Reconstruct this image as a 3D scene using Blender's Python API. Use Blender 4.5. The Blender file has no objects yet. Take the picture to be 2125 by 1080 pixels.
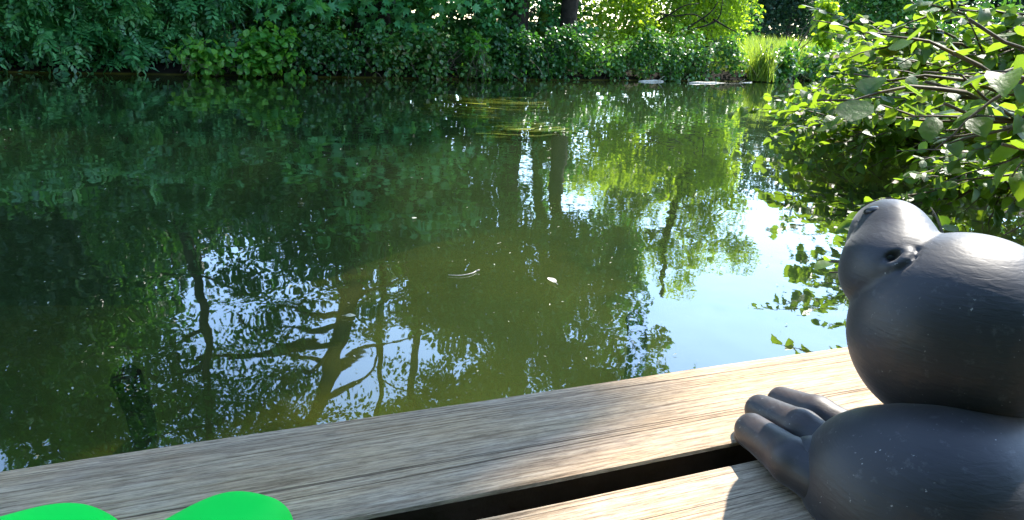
import bpy, math, random
import numpy as np
from mathutils import Vector, Matrix

# ------------------------------------------------------------------ camera, sky, sun, exposure
scene = bpy.context.scene
COL = scene.collection
PITCH, ROLL, FPX, EYE = math.radians(17.0), math.radians(3.4), 1605.0, 0.85
fwd = np.array([0, math.cos(PITCH), -math.sin(PITCH)])
up0 = np.array([0, math.sin(PITCH), math.cos(PITCH)])
rt0 = np.array([1.0, 0, 0])
RIGHT = rt0 * math.cos(ROLL) + up0 * math.sin(ROLL)
UP = -rt0 * math.sin(ROLL) + up0 * math.cos(ROLL)
ORG = np.array([0, 0, EYE])
cam_d = bpy.data.cameras.new('camera')
cam = bpy.data.objects.new('camera', cam_d)
COL.objects.link(cam)
cam.matrix_world = Matrix(((RIGHT[0], UP[0], -fwd[0], 0), (RIGHT[1], UP[1], -fwd[1], 0), (RIGHT[2], UP[2], -fwd[2], EYE), (0, 0, 0, 1)))
cam_d.sensor_width = 36.0
cam_d.sensor_fit = 'HORIZONTAL'
cam_d.lens = 36.0 * FPX / 2125.0
cam_d.clip_start = 0.02
cam_d.clip_end = 2000
scene.camera = cam

SUN_AZ, SUN_EL = math.radians(40.0), math.radians(46.0)
SUN = np.array([math.sin(SUN_AZ) * math.cos(SUN_EL), math.cos(SUN_AZ) * math.cos(SUN_EL), math.sin(SUN_EL)])
world = bpy.data.worlds.new('World')
scene.world = world
world.use_nodes = True
wn = world.node_tree
bg = wn.nodes['Background']
sky = wn.nodes.new('ShaderNodeTexSky')
sky.sky_type = 'NISHITA'
sky.sun_disc = False
sky.sun_elevation = SUN_EL
sky.sun_rotation = SUN_AZ
sky.air_density = 1.0
sky.dust_density = 0.15
sky.ozone_density = 1.4
wn.links.new(sky.outputs[0], bg.inputs[0])
bg.inputs[1].default_value = 0.15
sd = bpy.data.lights.new('sun', 'SUN')
sd.energy = 3.2
sd.angle = math.radians(0.55)
sd.color = (1.0, 0.94, 0.84)
so = bpy.data.objects.new('sun', sd)
COL.objects.link(so)
so.rotation_euler = Vector(SUN).to_track_quat('Z', 'Y').to_euler()
so.location = (10, 12, 20)
vs = scene.view_settings
vs.view_transform = 'Standard'
vs.look = 'None'
vs.gamma = 1.0
vs.exposure = 2.05
vs.use_curve_mapping = False
scene.cycles.max_bounces = 10
scene.cycles.volume_bounces = 1
scene.cycles.diffuse_bounces = 3
scene.cycles.glossy_bounces = 4
scene.cycles.transmission_bounces = 4
scene.cycles.transparent_max_bounces = 12
scene.cycles.caustics_reflective = False
scene.cycles.caustics_refractive = False
scene.cycles.sample_clamp_indirect = 8.0
scene.cycles.use_denoising = True

rng = np.random.default_rng(7)
random.seed(7)


# ------------------------------------------------------------------ pixel helpers (photo 2125 x 1080)
def ray(x, y):
    return RIGHT * (x - 1062.5) / FPX + UP * (540 - y) / FPX + fwd


def at(x, y, z):                       # point of that pixel on a horizontal plane
    d = ray(x, y)
    return ORG + d * ((z - EYE) / d[2])


def deep(x, y, w):                     # point of that pixel at a given depth
    return ORG + ray(x, y) * w


def mirrored(x, y, D):                 # the thing whose reflection shows at that pixel, standing at world y = D
    d = ray(x, y) * np.array([1, 1, -1])
    return np.array([0, 0, -EYE]) + d * (D / d[1])


BANK_PX = [-600, 0, 500, 1000, 1340, 1550, 1700, 2125, 2700]
BANK_Y = [7.3, 8.8, 10.2, 12.1, 14.3, 15.9, 18.0, 21.5, 26]


def bank_y(px):
    return float(np.interp(px, BANK_PX, BANK_Y))


# ------------------------------------------------------------------ object helpers
def link(o, parent=None):
    COL.objects.link(o)
    if parent is not None:
        o.parent = parent
    return o


def tag(o, label=None, cat=None, group=None, kind=None):
    if label: o['label'] = label
    if cat: o['category'] = cat
    if group: o['group'] = group
    if kind: o['kind'] = kind
    return o


def empty(name, loc, label, cat, group=None):
    o = bpy.data.objects.new(name, None)
    o.empty_display_size = 0.1
    o.location = Vector(loc)
    link(o)
    return tag(o, label, cat, group)


def mesh_np(name, verts, faces, smooth=True):
    """verts (n,3); faces: list of int arrays (m,k)"""
    me = bpy.data.meshes.new(name)
    verts = np.asarray(verts, dtype=np.float32)
    me.vertices.add(len(verts))
    me.vertices.foreach_set('co', verts.ravel())
    tot = np.concatenate([np.full(len(f), f.shape[1]) for f in faces]).astype(np.int32)
    idx = np.concatenate([f.ravel() for f in faces]).astype(np.int32)
    me.loops.add(len(idx))
    me.loops.foreach_set('vertex_index', idx)
    me.polygons.add(len(tot))
    st = np.zeros(len(tot), np.int32)
    st[1:] = np.cumsum(tot)[:-1]
    me.polygons.foreach_set('loop_start', st)
    me.polygons.foreach_set('loop_total', tot)
    me.polygons.foreach_set('use_smooth', np.full(len(tot), smooth))
    me.update(calc_edges=True)
    me.validate()
    return me


def part(name, verts, faces, mat, parent=None, smooth=True, kind=None, origin=None):
    """mesh object; verts in world coordinates, stored relative to the parent's location"""
    v = np.asarray(verts, float)
    base = np.array(parent.location) if parent is not None and origin is None else (np.array(origin) if origin is not None else np.zeros(3))
    if parent is not None and parent.type == 'MESH':
        base = np.zeros(3) if origin is None else np.array(origin)
        p = parent
        while p is not None:
            base = base + np.array(p.location)
            p = p.parent
    me = mesh_np(name, v - base, faces, smooth)
    me.materials.append(mat)
    o = bpy.data.objects.new(name, me)
    if parent is None:
        o.location = Vector(base)
    link(o, parent)
    if kind: o['kind'] = kind
    return o


class Geo:
    def __init__(self):
        self.v, self.f3, self.f4, self.n = [], [], [], 0

    def add(self, v, f3=None, f4=None):
        v = np.asarray(v, float)
        if f3 is not None and len(f3): self.f3.append(np.asarray(f3, int) + self.n)
        if f4 is not None and len(f4): self.f4.append(np.asarray(f4, int) + self.n)
        self.v.append(v)
        self.n += len(v)

    def tube(self, pts, radii, sides=7, cap=True, wob=0.0):
        pts = np.asarray(pts, float)
        n = len(pts)
        radii = np.broadcast_to(np.asarray(radii, float), (n,))
        tan = np.gradient(pts, axis=0)
        tan /= np.linalg.norm(tan, axis=1)[:, None] + 1e-9
        ref = np.array([0, 0, 1.0]) if abs(tan[0][2]) < 0.9 else np.array([1.0, 0, 0])
        a = np.linspace(0, 2 * math.pi, sides, endpoint=False)
        out = []
        for i in range(n):
            b = np.cross(tan[i], ref); b /= np.linalg.norm(b) + 1e-9
            c = np.cross(b, tan[i])
            ref = c
            r = radii[i] * (1 + wob * rng.standard_normal(sides))
            out.append(pts[i] + (np.cos(a) * r)[:, None] * b + (np.sin(a) * r)[:, None] * c)
        v = np.concatenate(out)
        f4 = []
        for i in range(n - 1):
            for k in range(sides):
                k2 = (k + 1) % sides
                f4.append((i * sides + k, i * sides + k2, (i + 1) * sides + k2, (i + 1) * sides + k))
        f3 = []
        if cap:
            v = np.concatenate([v, pts[:1], pts[-1:]])
            c0, c1 = n * sides, n * sides + 1
            for k in range(sides):
                k2 = (k + 1) % sides
                f3.append((c0, k2, k)); f3.append((c1, (n - 1) * sides + k, (n - 1) * sides + k2))
        self.add(v, f3, f4)

    def build(self, name, mat, parent=None, smooth=True, kind=None, origin=None):
        faces = []
        if self.f3: faces.append(np.concatenate(self.f3))
        if self.f4: faces.append(np.concatenate(self.f4))
        return part(name, np.concatenate(self.v), faces, mat, parent, smooth, kind, origin)


def smooth_path(ctrl, n=14):
    ctrl = np.asarray(ctrl, float)
    if len(ctrl) < 3:
        t = np.linspace(0, 1, n)[:, None]
        return ctrl[0] * (1 - t) + ctrl[-1] * t
    p = np.concatenate([[2 * ctrl[0] - ctrl[1]], ctrl, [2 * ctrl[-1] - ctrl[-2]]])
    out = []
    seg = len(ctrl) - 1
    for u in np.linspace(0, seg, n):
        i = min(int(u), seg - 1); t = u - i
        a, b, c, d = p[i], p[i + 1], p[i + 2], p[i + 3]
        out.append(0.5 * ((2 * b) + (-a + c) * t + (2 * a - 5 * b + 4 * c - d) * t * t + (-a + 3 * b - 3 * c + d) * t ** 3))
    return np.array(out)


# ------------------------------------------------------------------ materials
def nt(name):
    m = bpy.data.materials.new(name)
    m.use_nodes = True
    return m, m.node_tree.nodes, m.node_tree.links, m.node_tree.nodes['Principled BSDF']


def ramp(nodes, stops):
    r = nodes.new('ShaderNodeValToRGB')
    while len(r.color_ramp.elements) < len(stops):
        r.color_ramp.elements.new(0.5)
    for e, (p, c) in zip(r.color_ramp.elements, stops):
        e.position = p
        e.color = (*c, 1) if len(c) == 3 else c
    return r


def leaf_mat(name, stops, trans, tw=0.45, rough=0.42, spec=0.5, mottle=False):
    m, N, L, B = nt(name)
    geo = N.new('ShaderNodeNewGeometry')
    oi = N.new('ShaderNodeObjectInfo')
    ad = N.new('ShaderNodeMath'); ad.operation = 'ADD'
    fr = N.new('ShaderNodeMath'); fr.operation = 'FRACT'
    L.new(geo.outputs['Random Per Island'], ad.inputs[0]); L.new(oi.outputs['Random'], ad.inputs[1]); L.new(ad.outputs[0], fr.inputs[0])
    cn = N.new('ShaderNodeTexNoise'); cn.inputs['Scale'].default_value = 1.7; cn.inputs['Detail'].default_value = 2
    L.new(geo.outputs['Position'], cn.inputs['Vector'])
    cr = N.new('ShaderNodeMapRange'); cr.inputs[1].default_value = 0.32; cr.inputs[2].default_value = 0.68; cr.inputs[3].default_value = -0.35; cr.inputs[4].default_value = 0.35
    L.new(cn.outputs[0], cr.inputs[0])
    cs_ = N.new('ShaderNodeMath'); cs_.operation = 'ADD'; cs_.use_clamp = True
    L.new(fr.outputs[0], cs_.inputs[0]); L.new(cr.outputs[0], cs_.inputs[1])
    fr = cs_
    r = ramp(N, stops)
    L.new(fr.outputs[0], r.inputs[0])
    L.new(r.outputs[0], B.inputs['Base Color'])
    B.inputs['Roughness'].default_value = rough
    B.inputs['Specular IOR Level'].default_value = spec
    tr = N.new('ShaderNodeBsdfTranslucent')
    mx = N.new('ShaderNodeMix'); mx.data_type = 'RGBA'; mx.blend_type = 'MULTIPLY'; mx.inputs[0].default_value = 0.55
    hs = N.new('ShaderNodeRGB'); hs.outputs[0].default_value = (*trans, 1)
    br = ramp(N, [(0.0, (0.55, 0.55, 0.55)), (1.0, (1, 1, 1))])
    L.new(fr.outputs[0], br.inputs[0])
    L.new(hs.outputs[0], mx.inputs[6]); L.new(br.outputs[0], mx.inputs[7])
    L.new(mx.outputs[2], tr.inputs[0])
    ms = N.new('ShaderNodeMixShader'); ms.inputs[0].default_value = tw
    L.new(B.outputs[0], ms.inputs[1]); L.new(tr.outputs[0], ms.inputs[2])
    L.new(ms.outputs[0], N['Material Output'].inputs[0])
    if mottle:                                      # blotches and puckered veins on leaves seen close up
        mn = N.new('ShaderNodeTexNoise'); mn.inputs['Scale'].default_value = 70; mn.inputs['Detail'].default_value = 4
        L.new(geo.outputs['Position'], mn.inputs['Vector'])
        mrp = ramp(N, [(0.35, (0.62, 0.60, 0.55)), (0.6, (1.08, 1.08, 1.05))]); L.new(mn.outputs[0], mrp.inputs[0])
        mm_ = N.new('ShaderNodeMix'); mm_.data_type = 'RGBA'; mm_.blend_type = 'MULTIPLY'; mm_.inputs[0].default_value = 1.0
        L.new(r.outputs[0], mm_.inputs[6]); L.new(mrp.outputs[0], mm_.inputs[7]); L.new(mm_.outputs[2], B.inputs['Base Color'])
        bp = N.new('ShaderNodeBump'); bp.inputs['Strength'].default_value = 0.6; bp.inputs['Distance'].default_value = 0.004
        L.new(mn.outputs[0], bp.inputs['Height']); L.new(bp.outputs[0], B.inputs['Normal'])
    return m


def simple(name, col, rough=0.6, var=0.35, scale=8.0, bump=0.0, spec=0.4):
    m, N, L, B = nt(name)
    tc = N.new('ShaderNodeTexCoord')
    no = N.new('ShaderNodeTexNoise'); no.inputs['Scale'].default_value = scale; no.inputs['Detail'].default_value = 6
    L.new(tc.outputs['Object'], no.inputs['Vector'])
    r = ramp(N, [(0.3, tuple(c * (1 - var) for c in col)), (0.7, tuple(min(1, c * (1 + var)) for c in col))])
    L.new(no.outputs[0], r.inputs[0]); L.new(r.outputs[0], B.inputs['Base Color'])
    B.inputs['Roughness'].default_value = rough
    B.inputs['Specular IOR Level'].default_value = spec
    if bump:
        bn = N.new('ShaderNodeBump'); bn.inputs['Strength'].default_value = bump; bn.inputs['Distance'].default_value = 0.02
        L.new(no.outputs[0], bn.inputs['Height']); L.new(bn.outputs[0], B.inputs['Normal'])
    return m


M = {}
M['teal'] = leaf_mat('ash_leaf', [(0, (0.03, 0.15, 0.045)), (0.6, (0.07, 0.27, 0.08)), (1, (0.16, 0.42, 0.15))], (0.16, 0.46, 0.06), 0.36, 0.33, 0.6)
M['maple'] = leaf_mat('maple_leaf', [(0, (0.05, 0.22, 0.075)), (0.7, (0.09, 0.34, 0.12)), (1, (0.15, 0.44, 0.16))], (0.2, 0.55, 0.06), 0.42, 0.4, 0.5)
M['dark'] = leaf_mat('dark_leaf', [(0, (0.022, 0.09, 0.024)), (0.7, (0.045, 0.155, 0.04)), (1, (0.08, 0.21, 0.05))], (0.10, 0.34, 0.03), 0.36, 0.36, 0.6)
M['bramble'] = leaf_mat('bramble_leaf', [(0, (0.035, 0.13, 0.03)), (0.6, (0.075, 0.22, 0.045)), (0.92, (0.13, 0.30, 0.07)), (1, (0.18, 0.17, 0.06))], (0.16, 0.40, 0.03), 0.38, 0.34, 0.7)
M['bright'] = leaf_mat('bright_leaf', [(0, (0.05, 0.13, 0.02)), (0.6, (0.09, 0.19, 0.025)), (1, (0.14, 0.22, 0.03))], (0.55, 0.78, 0.03), 0.58, 0.4, 0.5)
M['hazel'] = leaf_mat('hazel_leaf', [(0, (0.03, 0.085, 0.018)), (0.6, (0.05, 0.13, 0.022)), (0.94, (0.09, 0.17, 0.03)), (1, (0.20, 0.10, 0.03))], (0.42, 0.66, 0.03), 0.45, 0.46, 0.45, True)
M['grass'] = leaf_mat('grass_blade', [(0, (0.06, 0.15, 0.02)), (0.7, (0.12, 0.22, 0.03)), (1, (0.22, 0.24, 0.06))], (0.45, 0.62, 0.05), 0.5, 0.4, 0.5)
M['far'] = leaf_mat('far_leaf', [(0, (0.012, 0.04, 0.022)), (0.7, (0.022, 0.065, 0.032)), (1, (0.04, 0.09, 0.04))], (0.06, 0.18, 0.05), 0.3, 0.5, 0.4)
M['sun_dapple'] = leaf_mat('sun_dapple_leaf', [(0, (0.04, 0.18, 0.03)), (0.6, (0.09, 0.30, 0.04)), (1, (0.18, 0.40, 0.06))], (0.25, 0.60, 0.03), 0.42, 0.38, 0.5)  # bramble leaf made lighter to stand in for sun dapples
M['weed'] = leaf_mat('water_weed', [(0, (0.22, 0.26, 0.015)), (0.6, (0.34, 0.36, 0.02)), (1, (0.46, 0.42, 0.05))], (0.4, 0.44, 0.03), 0.3, 0.6, 0.2)
M['brownleaf'] = leaf_mat('withered_leaf', [(0, (0.16, 0.06, 0.03)), (1, (0.30, 0.13, 0.06))], (0.45, 0.18, 0.06), 0.4, 0.5, 0.4)
M['bark'] = simple('bark', (0.030, 0.024, 0.018), 0.85, 0.5, 14, 0.8, 0.2)
M['twig'] = simple('twig_bark', (0.11, 0.085, 0.06), 0.7, 0.4, 20, 0.3, 0.3)
M['moss'] = simple('moss', (0.09, 0.15, 0.02), 0.9, 0.5, 30, 0.8, 0.1)
M['soil'] = simple('soil', (0.035, 0.032, 0.018), 0.95, 0.5, 3, 0.6, 0.1)
M['deadwood'] = simple('bleached_wood', (0.55, 0.51, 0.44), 0.7, 0.25, 20, 0.4, 0.3)
M['oldpost'] = simple('waterlogged_wood', (0.012, 0.009, 0.005), 0.9, 0.5, 9, 0.6, 0.1)
M['flake'] = simple('floating_bits', (0.42, 0.44, 0.33), 0.7, 0.4, 30)
M['pole'] = simple('painted_metal', (0.45, 0.50, 0.52), 0.4, 0.1, 5)


# ------------------------------------------------------------------ leaf shapes: x across, y along, z out
def tpl_rhomb(w=0.36, fold=0.10, droop=0.12):
    v = np.array([(0, 0, 0), (w, 0.45, fold), (0, 1, -droop), (-w, 0.45, fold)])
    return v, np.array([(0, 1, 2), (0, 2, 3)])


def tpl_oval(rows=((0.02, 0.16), (0.2, 0.36), (0.5, 0.46), (0.78, 0.32)), fold=0.10, droop=0.22):
    v = [(0, -0.02, 0)]
    for t, w in rows:
        z = -droop * t * t
        v += [(-w, t, z + fold * w / 0.46), (0, t, z), (w, t, z + fold * w / 0.46)]
    v.append((0, 1.02, -droop))
    f = [(0, 2, 1), (0, 3, 2)]
    n = len(rows)
    for i in range(n - 1):
        a = 1 + 3 * i
        f += [(a, a + 1, a + 4), (a, a + 4, a + 3), (a + 1, a + 2, a + 5), (a + 1, a + 5, a + 4)]
    a = 1 + 3 * (n - 1)
    f += [(a, a + 1, a + 3), (a + 1, a + 2, a + 3)]
    return np.array(v), np.array(f)


def tpl_maple():
    spec = [(-90, 0.30), (-62, 0.22), (-52, 0.56), (-20, 0.30), (-6, 0.66), (22, 0.40), (48, 0.66)]
    pts = []
    lobes = [(200, 0.40), (178, 0.26), (160, 0.62), (141, 0.36), (128, 0.72), (108, 0.42), (90, 0.82), (72, 0.42), (52, 0.72), (39, 0.36), (20, 0.62), (2, 0.26), (-20, 0.40)]
    v = [(0, 0.30, 0.03)]
    for a, r in lobes:
        v.append((r * math.cos(math.radians(a)), 0.30 + r * math.sin(math.radians(a)), -0.22 * r * r))
    v.append((0, 0.18, 0))
    n = len(lobes)
    f = [(0, i + 1, i) for i in range(1, n)]
    f += [(0, 1, n + 1), (0, n + 1, n)]
    return np.array(v), np.array(f)


def tpl_pinnate(k=4):
    v, f = [], []
    for i in range(k):
        y = 0.12 + 0.78 * i / k
        for s in (-1, 1):
            b = len(v)
            ang = math.radians(38)
            d = np.array([s * math.cos(ang), math.sin(ang) * 0.7, -0.25]); p = np.array([s * math.sin(ang) * 0.5, -math.cos(ang) * 0.0 + 0.5, 0.15 * 0])
            p = np.array([-d[1] * s, d[0] * s, 0]); p /= np.linalg.norm(p)
            o = np.array([0, y, -0.25 * y * y])
            Ln, W = 0.38 * (1 - 0.25 * abs(i / k - 0.4)), 0.092
            v += [o, o + d * Ln * 0.45 + p * W, o + d * Ln, o + d * Ln * 0.45 - p * W]
            f += [(b, b + 1, b + 2), (b, b + 2, b + 3)]
    b = len(v)
    o = np.array([0, 0.86, -0.2])
    v += [o, o + (0.06, 0.14, 0), o + (0, 0.36, -0.1), o + (-0.06, 0.14, 0)]
    f += [(b, b + 1, b + 2), (b, b + 2, b + 3)]
    return np.array(v), np.array(f)


def tpl_blade(bend=0.35, w=0.012):
    v = [(-w, 0, 0), (w, 0, 0), (-w * 0.9, 0.4, 0.05 * bend), (w * 0.9, 0.4, 0.05 * bend), (-w * 0.55, 0.75, 0.4 * bend), (w * 0.55, 0.75, 0.4 * bend), (0, 0.98, bend)]
    return np.array(v), np.array([(0, 1, 3), (0, 3, 2), (2, 3, 5), (2, 5, 4), (4, 5, 6)])


T_RH, T_OV, T_MA, T_PI, T_BL = tpl_rhomb(), tpl_oval(), tpl_maple(), tpl_pinnate(), tpl_blade()
T_NARROW = tpl_rhomb(0.2, 0.05, 0.15)
T_HAZ = [T_OV, tpl_oval(((0.02, 0.14), (0.2, 0.38), (0.5, 0.44), (0.8, 0.30)), 0.24, 0.42), tpl_oval(((0.02, 0.22), (0.22, 0.45), (0.55, 0.50), (0.82, 0.30)), 0.03, -0.15), tpl_oval(((0.02, 0.12), (0.2, 0.28), (0.5, 0.34), (0.78, 0.22)), -0.12, 0.3)]


def norm(a):
    return a / (np.linalg.norm(a, axis=-1, keepdims=True) + 1e-9)


def leaf_axes(tip, nrm):
    y = norm(tip)
    z = norm(nrm - (nrm * y).sum(-1, keepdims=True) * y)
    x = np.cross(y, z)
    return x, y, z


def leaf_arrays(pos, tip, nrm, size, tpl):
    tv, tf = tpl
    x, y, z = leaf_axes(tip, nrm)
    size = np.asarray(size)[:, None, None]
    v = pos[:, None, :] + size * (tv[None, :, 0:1] * x[:, None, :] + tv[None, :, 1:2] * y[:, None, :] + tv[None, :, 2:3] * z[:, None, :])
    n, k = len(pos), len(tv)
    f = (tf[None] + (np.arange(n) * k)[:, None, None]).reshape(-1, 3)
    return v.reshape(-1, 3), f


def blob_leaves(blobs, per_m2, size, droop=0.35, up=0.9, fill=0.5):
    """leaf positions in a set of (centre, radius) clumps -> pos, tip, nrm, size"""
    P, T, Nn, S = [], [], [], []
    for c, r in blobs:
        r3 = np.broadcast_to(np.asarray(r, float), (3,))
        n = max(6, int(per_m2 * 4 * (r3[0] * r3[1] + r3[0] * r3[2] + r3[1] * r3[2]) / 3 * rng.uniform(0.7, 1.3)))
        d = norm(rng.standard_normal((n, 3)))
        rad = np.where(rng.random(n) < fill, rng.random(n) ** 0.33, 0.75 + 0.35 * rng.random(n))
        # uneven outline
        k = norm(rng.standard_normal((5, 3)))
        lump = 1 + 0.28 * np.maximum(0, d @ k.T).max(1) - 0.15
        p = np.asarray(c) + d * rad[:, None] * r3 * lump[:, None]
        out = d * np.array([1, 1, 0.4])
        t = norm(out + 0.7 * rng.standard_normal((n, 3)) + np.array([0, 0, -droop]))
        nn = norm(np.array([0, 0, up]) + 0.5 * d + 0.55 * rng.standard_normal((n, 3)))
        P.append(p); T.append(t); Nn.append(nn); S.append(rng.uniform(0.7, 1.25, n) * size)
    return np.concatenate(P), np.concatenate(T), np.concatenate(Nn), np.concatenate(S)


def foliage(name, blobs, per_m2, size, tpl, mat, parent, keep=None, **kw):
    p, t, n, s = blob_leaves(blobs, per_m2, size, **kw)
    ok = p[:, 2] > 0.015
    if keep is not None:
        ok &= keep(p)
    v, f = leaf_arrays(p[ok], t[ok], n[ok], s[ok], tpl)
    return part(name, v, [f], mat, parent, smooth=False, kind='stuff')


def wander(a, b, n=8, amp=0.08, sag=0.0):
    t = np.linspace(0, 1, n)[:, None]
    p = np.asarray(a) * (1 - t) + np.asarray(b) * t
    L = np.linalg.norm(np.asarray(b) - np.asarray(a))
    w = np.cumsum(rng.standard_normal((n, 3)), 0)
    w -= w[0] * (1 - t) + w[-1] * t
    return p + w * amp * L / n * 1.6 + np.array([0, 0, 1]) * sag * L * 4 * t * (1 - t)


# ================================================================== THE SETTING
def bank_line(shift=0.0):
    pts = []
    for px in BANK_PX:
        d = ray(px, 160.0)
        y = bank_y(px)
        pts.append((d[0] / d[1] * y, y))
    return np.array(pts)


FAR = bank_line()
FAR = np.vstack([[(-60, -20), (-25, -1.0)], FAR, [(40, 34), (120, 80)]])
NEAR = np.array([(-60, -32), (-3.0, -0.9), (-0.75, 0.15), (0.3, 0.62), (1.0, 0.95), (1.7, 1.35), (2.3, 2.1), (3.0, 3.5), (4.0, 5.2), (5.2, 7.2), (7.5, 9.5), (12, 13), (40, 28), (120, 70)])


def sdist(P, line):
    """signed distance of points to an open polyline, positive on its left side"""
    best = np.full(len(P), 1e9); sg = np.ones(len(P))
    for a, b in zip(line[:-1], line[1:]):
        ab = b - a
        t = np.clip(((P - a) @ ab) / (ab @ ab), 0, 1)
        q = a + t[:, None] * ab
        d = np.linalg.norm(P - q, axis=1)
        cr = ab[0] * (P[:, 1] - a[1]) - ab[1] * (P[:, 0] - a[0])
        m = d < best
        best[m] = d[m]; sg[m] = np.sign(cr[m])
    return best * sg


def grid_axis(lo, hi, fine_lo, fine_hi, step, grow=1.25):
    a = list(np.arange(fine_lo, fine_hi, step))
    s = step; x = a[-1]
    while x < hi:
        s *= grow; x += s; a.append(x)
    s = step; x = a[0]
    while x > lo:
        s *= grow; x -= s; a.insert(0, x)
    return np.array(a)


gx = grid_axis(-900, 900, -9, 14, 0.15)
gy = grid_axis(-300, 1500, -1, 26, 0.15)
GX, GY = np.meshgrid(gx, gy)
P2 = np.stack([GX.ravel(), GY.ravel()], 1)
df, dn = sdist(P2, FAR), -sdist(P2, NEAR)
land = np.maximum(df, dn)                      # > 0 on land
bump = 0.10 * np.sin(P2[:, 0] * 2.1 + 0.6 * P2[:, 1]) * np.sin(P2[:, 1] * 1.7 - 0.4 * P2[:, 0])
rise = 0.22 * np.clip(land / 0.35, 0, 1) + 0.35 * np.clip((land - 0.3) / 5.0, 0, 1) ** 0.8
nearm = dn > df
rise = np.where(nearm, 0.16 * np.clip(land / 0.5, 0, 1) + 0.2 * np.clip((land - 0.6) / 4, 0, 1), rise)
depth = -0.62 * np.clip(-land / 1.7, 0, 1) ** 0.8 - 0.35 * np.clip((-land - 1.5) / 3, 0, 1)
bars = np.zeros(len(P2))
for bpx, bpy_, bz, brx, bry in ((1090, 265, -0.3, 2.2, 1.3), (1300, 230, -0.4, 2.2, 1.5)):  # bed raised so its olive colour shows as the sunlit patches
    bx, by = at(bpx, bpy_, bz)[:2]; bh = 1.5 + bz
    bars = np.maximum(bars, bh * np.exp(-((P2[:, 0] - bx) / brx) ** 2 - ((P2[:, 1] - by) / bry) ** 2))
shelf = np.clip((-dn - 3.2) / 3.0, 0, 1)
shelf = shelf * shelf * (3 - 2 * shelf)
depth = (-0.52 - 0.98 * shelf) * np.clip(-land / 0.7, 0, 1) ** 0.7
depth = depth * (1 - bars / 1.5 * 0.9)
Z = np.where(land > 0, rise, depth) + bump * np.where(land > 0, np.clip(land, 0, 1) * 0.6, np.clip(-land, 0, 0.6))
nx, ny = len(gx), len(gy)
ii = np.arange(nx * ny).reshape(ny, nx)
quads = np.stack([ii[:-1, :-1], ii[:-1, 1:], ii[1:, 1:], ii[1:, :-1]], -1).reshape(-1, 4)


def ground_z(x, y):
    p = np.array([[x, y]])
    a, b = sdist(p, FAR)[0], -sdist(p, NEAR)[0]
    l = max(a, b)
    if l <= 0: return -0.5
    if b > a: return 0.16 * min(1, l / 0.5) + 0.2 * min(1, max(0, (l - 0.6) / 4))
    return 0.22 * min(1, l / 0.35) + 0.35 * min(1, max(0, (l - 0.3) / 5)) ** 0.8


# terrain: soil and grass above the water, olive silt below it
m, N, L, B = nt('terrain')
geo = N.new('ShaderNodeNewGeometry'); sep = N.new('ShaderNodeSeparateXYZ'); L.new(geo.outputs['Position'], sep.inputs[0])
n1 = N.new('ShaderNodeTexNoise'); n1.inputs['Scale'].default_value = 1.6; n1.inputs['Detail'].default_value = 7
L.new(geo.outputs['Position'], n1.inputs['Vector'])
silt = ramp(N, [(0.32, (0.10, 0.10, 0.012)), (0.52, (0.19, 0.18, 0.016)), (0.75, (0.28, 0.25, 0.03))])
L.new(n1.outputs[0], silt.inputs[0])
deepc = ramp(N, [(0.30, (0.0015, 0.0065, 0.0045)), (0.55, (0.004, 0.011, 0.0065)), (0.72, (0.009, 0.017, 0.009))])  # deep bed near-black: shade and light lost with depth put into the colour
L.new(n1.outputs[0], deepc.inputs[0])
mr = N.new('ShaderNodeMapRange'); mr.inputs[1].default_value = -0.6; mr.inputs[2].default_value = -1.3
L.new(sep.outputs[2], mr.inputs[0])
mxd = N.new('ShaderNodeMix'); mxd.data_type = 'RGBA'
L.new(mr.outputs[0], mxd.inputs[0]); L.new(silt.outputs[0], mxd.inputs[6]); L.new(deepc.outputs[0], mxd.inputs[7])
n2 = N.new('ShaderNodeTexNoise'); n2.inputs['Scale'].default_value = 2.5; n2.inputs['Detail'].default_value = 8
L.new(geo.outputs['Position'], n2.inputs['Vector'])
soil = ramp(N, [(0.35, (0.03, 0.04, 0.012)), (0.55, (0.045, 0.085, 0.016)), (0.75, (0.07, 0.13, 0.02))])
L.new(n2.outputs[0], soil.inputs[0])
ab = N.new('ShaderNodeMapRange'); ab.inputs[1].default_value = -0.03; ab.inputs[2].default_value = 0.02
L.new(sep.outputs[2], ab.inputs[0])
mx2 = N.new('ShaderNodeMix'); mx2.data_type = 'RGBA'
L.new(ab.outputs[0], mx2.inputs[0]); L.new(mxd.outputs[2], mx2.inputs[6]); L.new(soil.outputs[0], mx2.inputs[7])
foot_shade = N.new('ShaderNodeMapRange'); foot_shade.inputs[1].default_value = 0.14; foot_shade.inputs[2].default_value = 0.32
L.new(sep.outputs[2], foot_shade.inputs[0])
mx3 = N.new('ShaderNodeMix'); mx3.data_type = 'RGBA'; mx3.inputs[6].default_value = (0.012, 0.010, 0.007, 1)  # near-black bank foot: shade under the overhanging leaves put into the colour
L.new(foot_shade.outputs[0], mx3.inputs[0]); L.new(soil.outputs[0], mx3.inputs[7])
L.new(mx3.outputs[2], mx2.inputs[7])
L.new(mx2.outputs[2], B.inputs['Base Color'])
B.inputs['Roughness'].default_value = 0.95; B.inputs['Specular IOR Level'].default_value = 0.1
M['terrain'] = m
tag(part('terrain', np.stack([P2[:, 0], P2[:, 1], Z], 1), [quads], M['terrain']), 'earth banks with shade painted along the foot, and olive silt bed of the pond', 'terrain', kind='structure')

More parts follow.
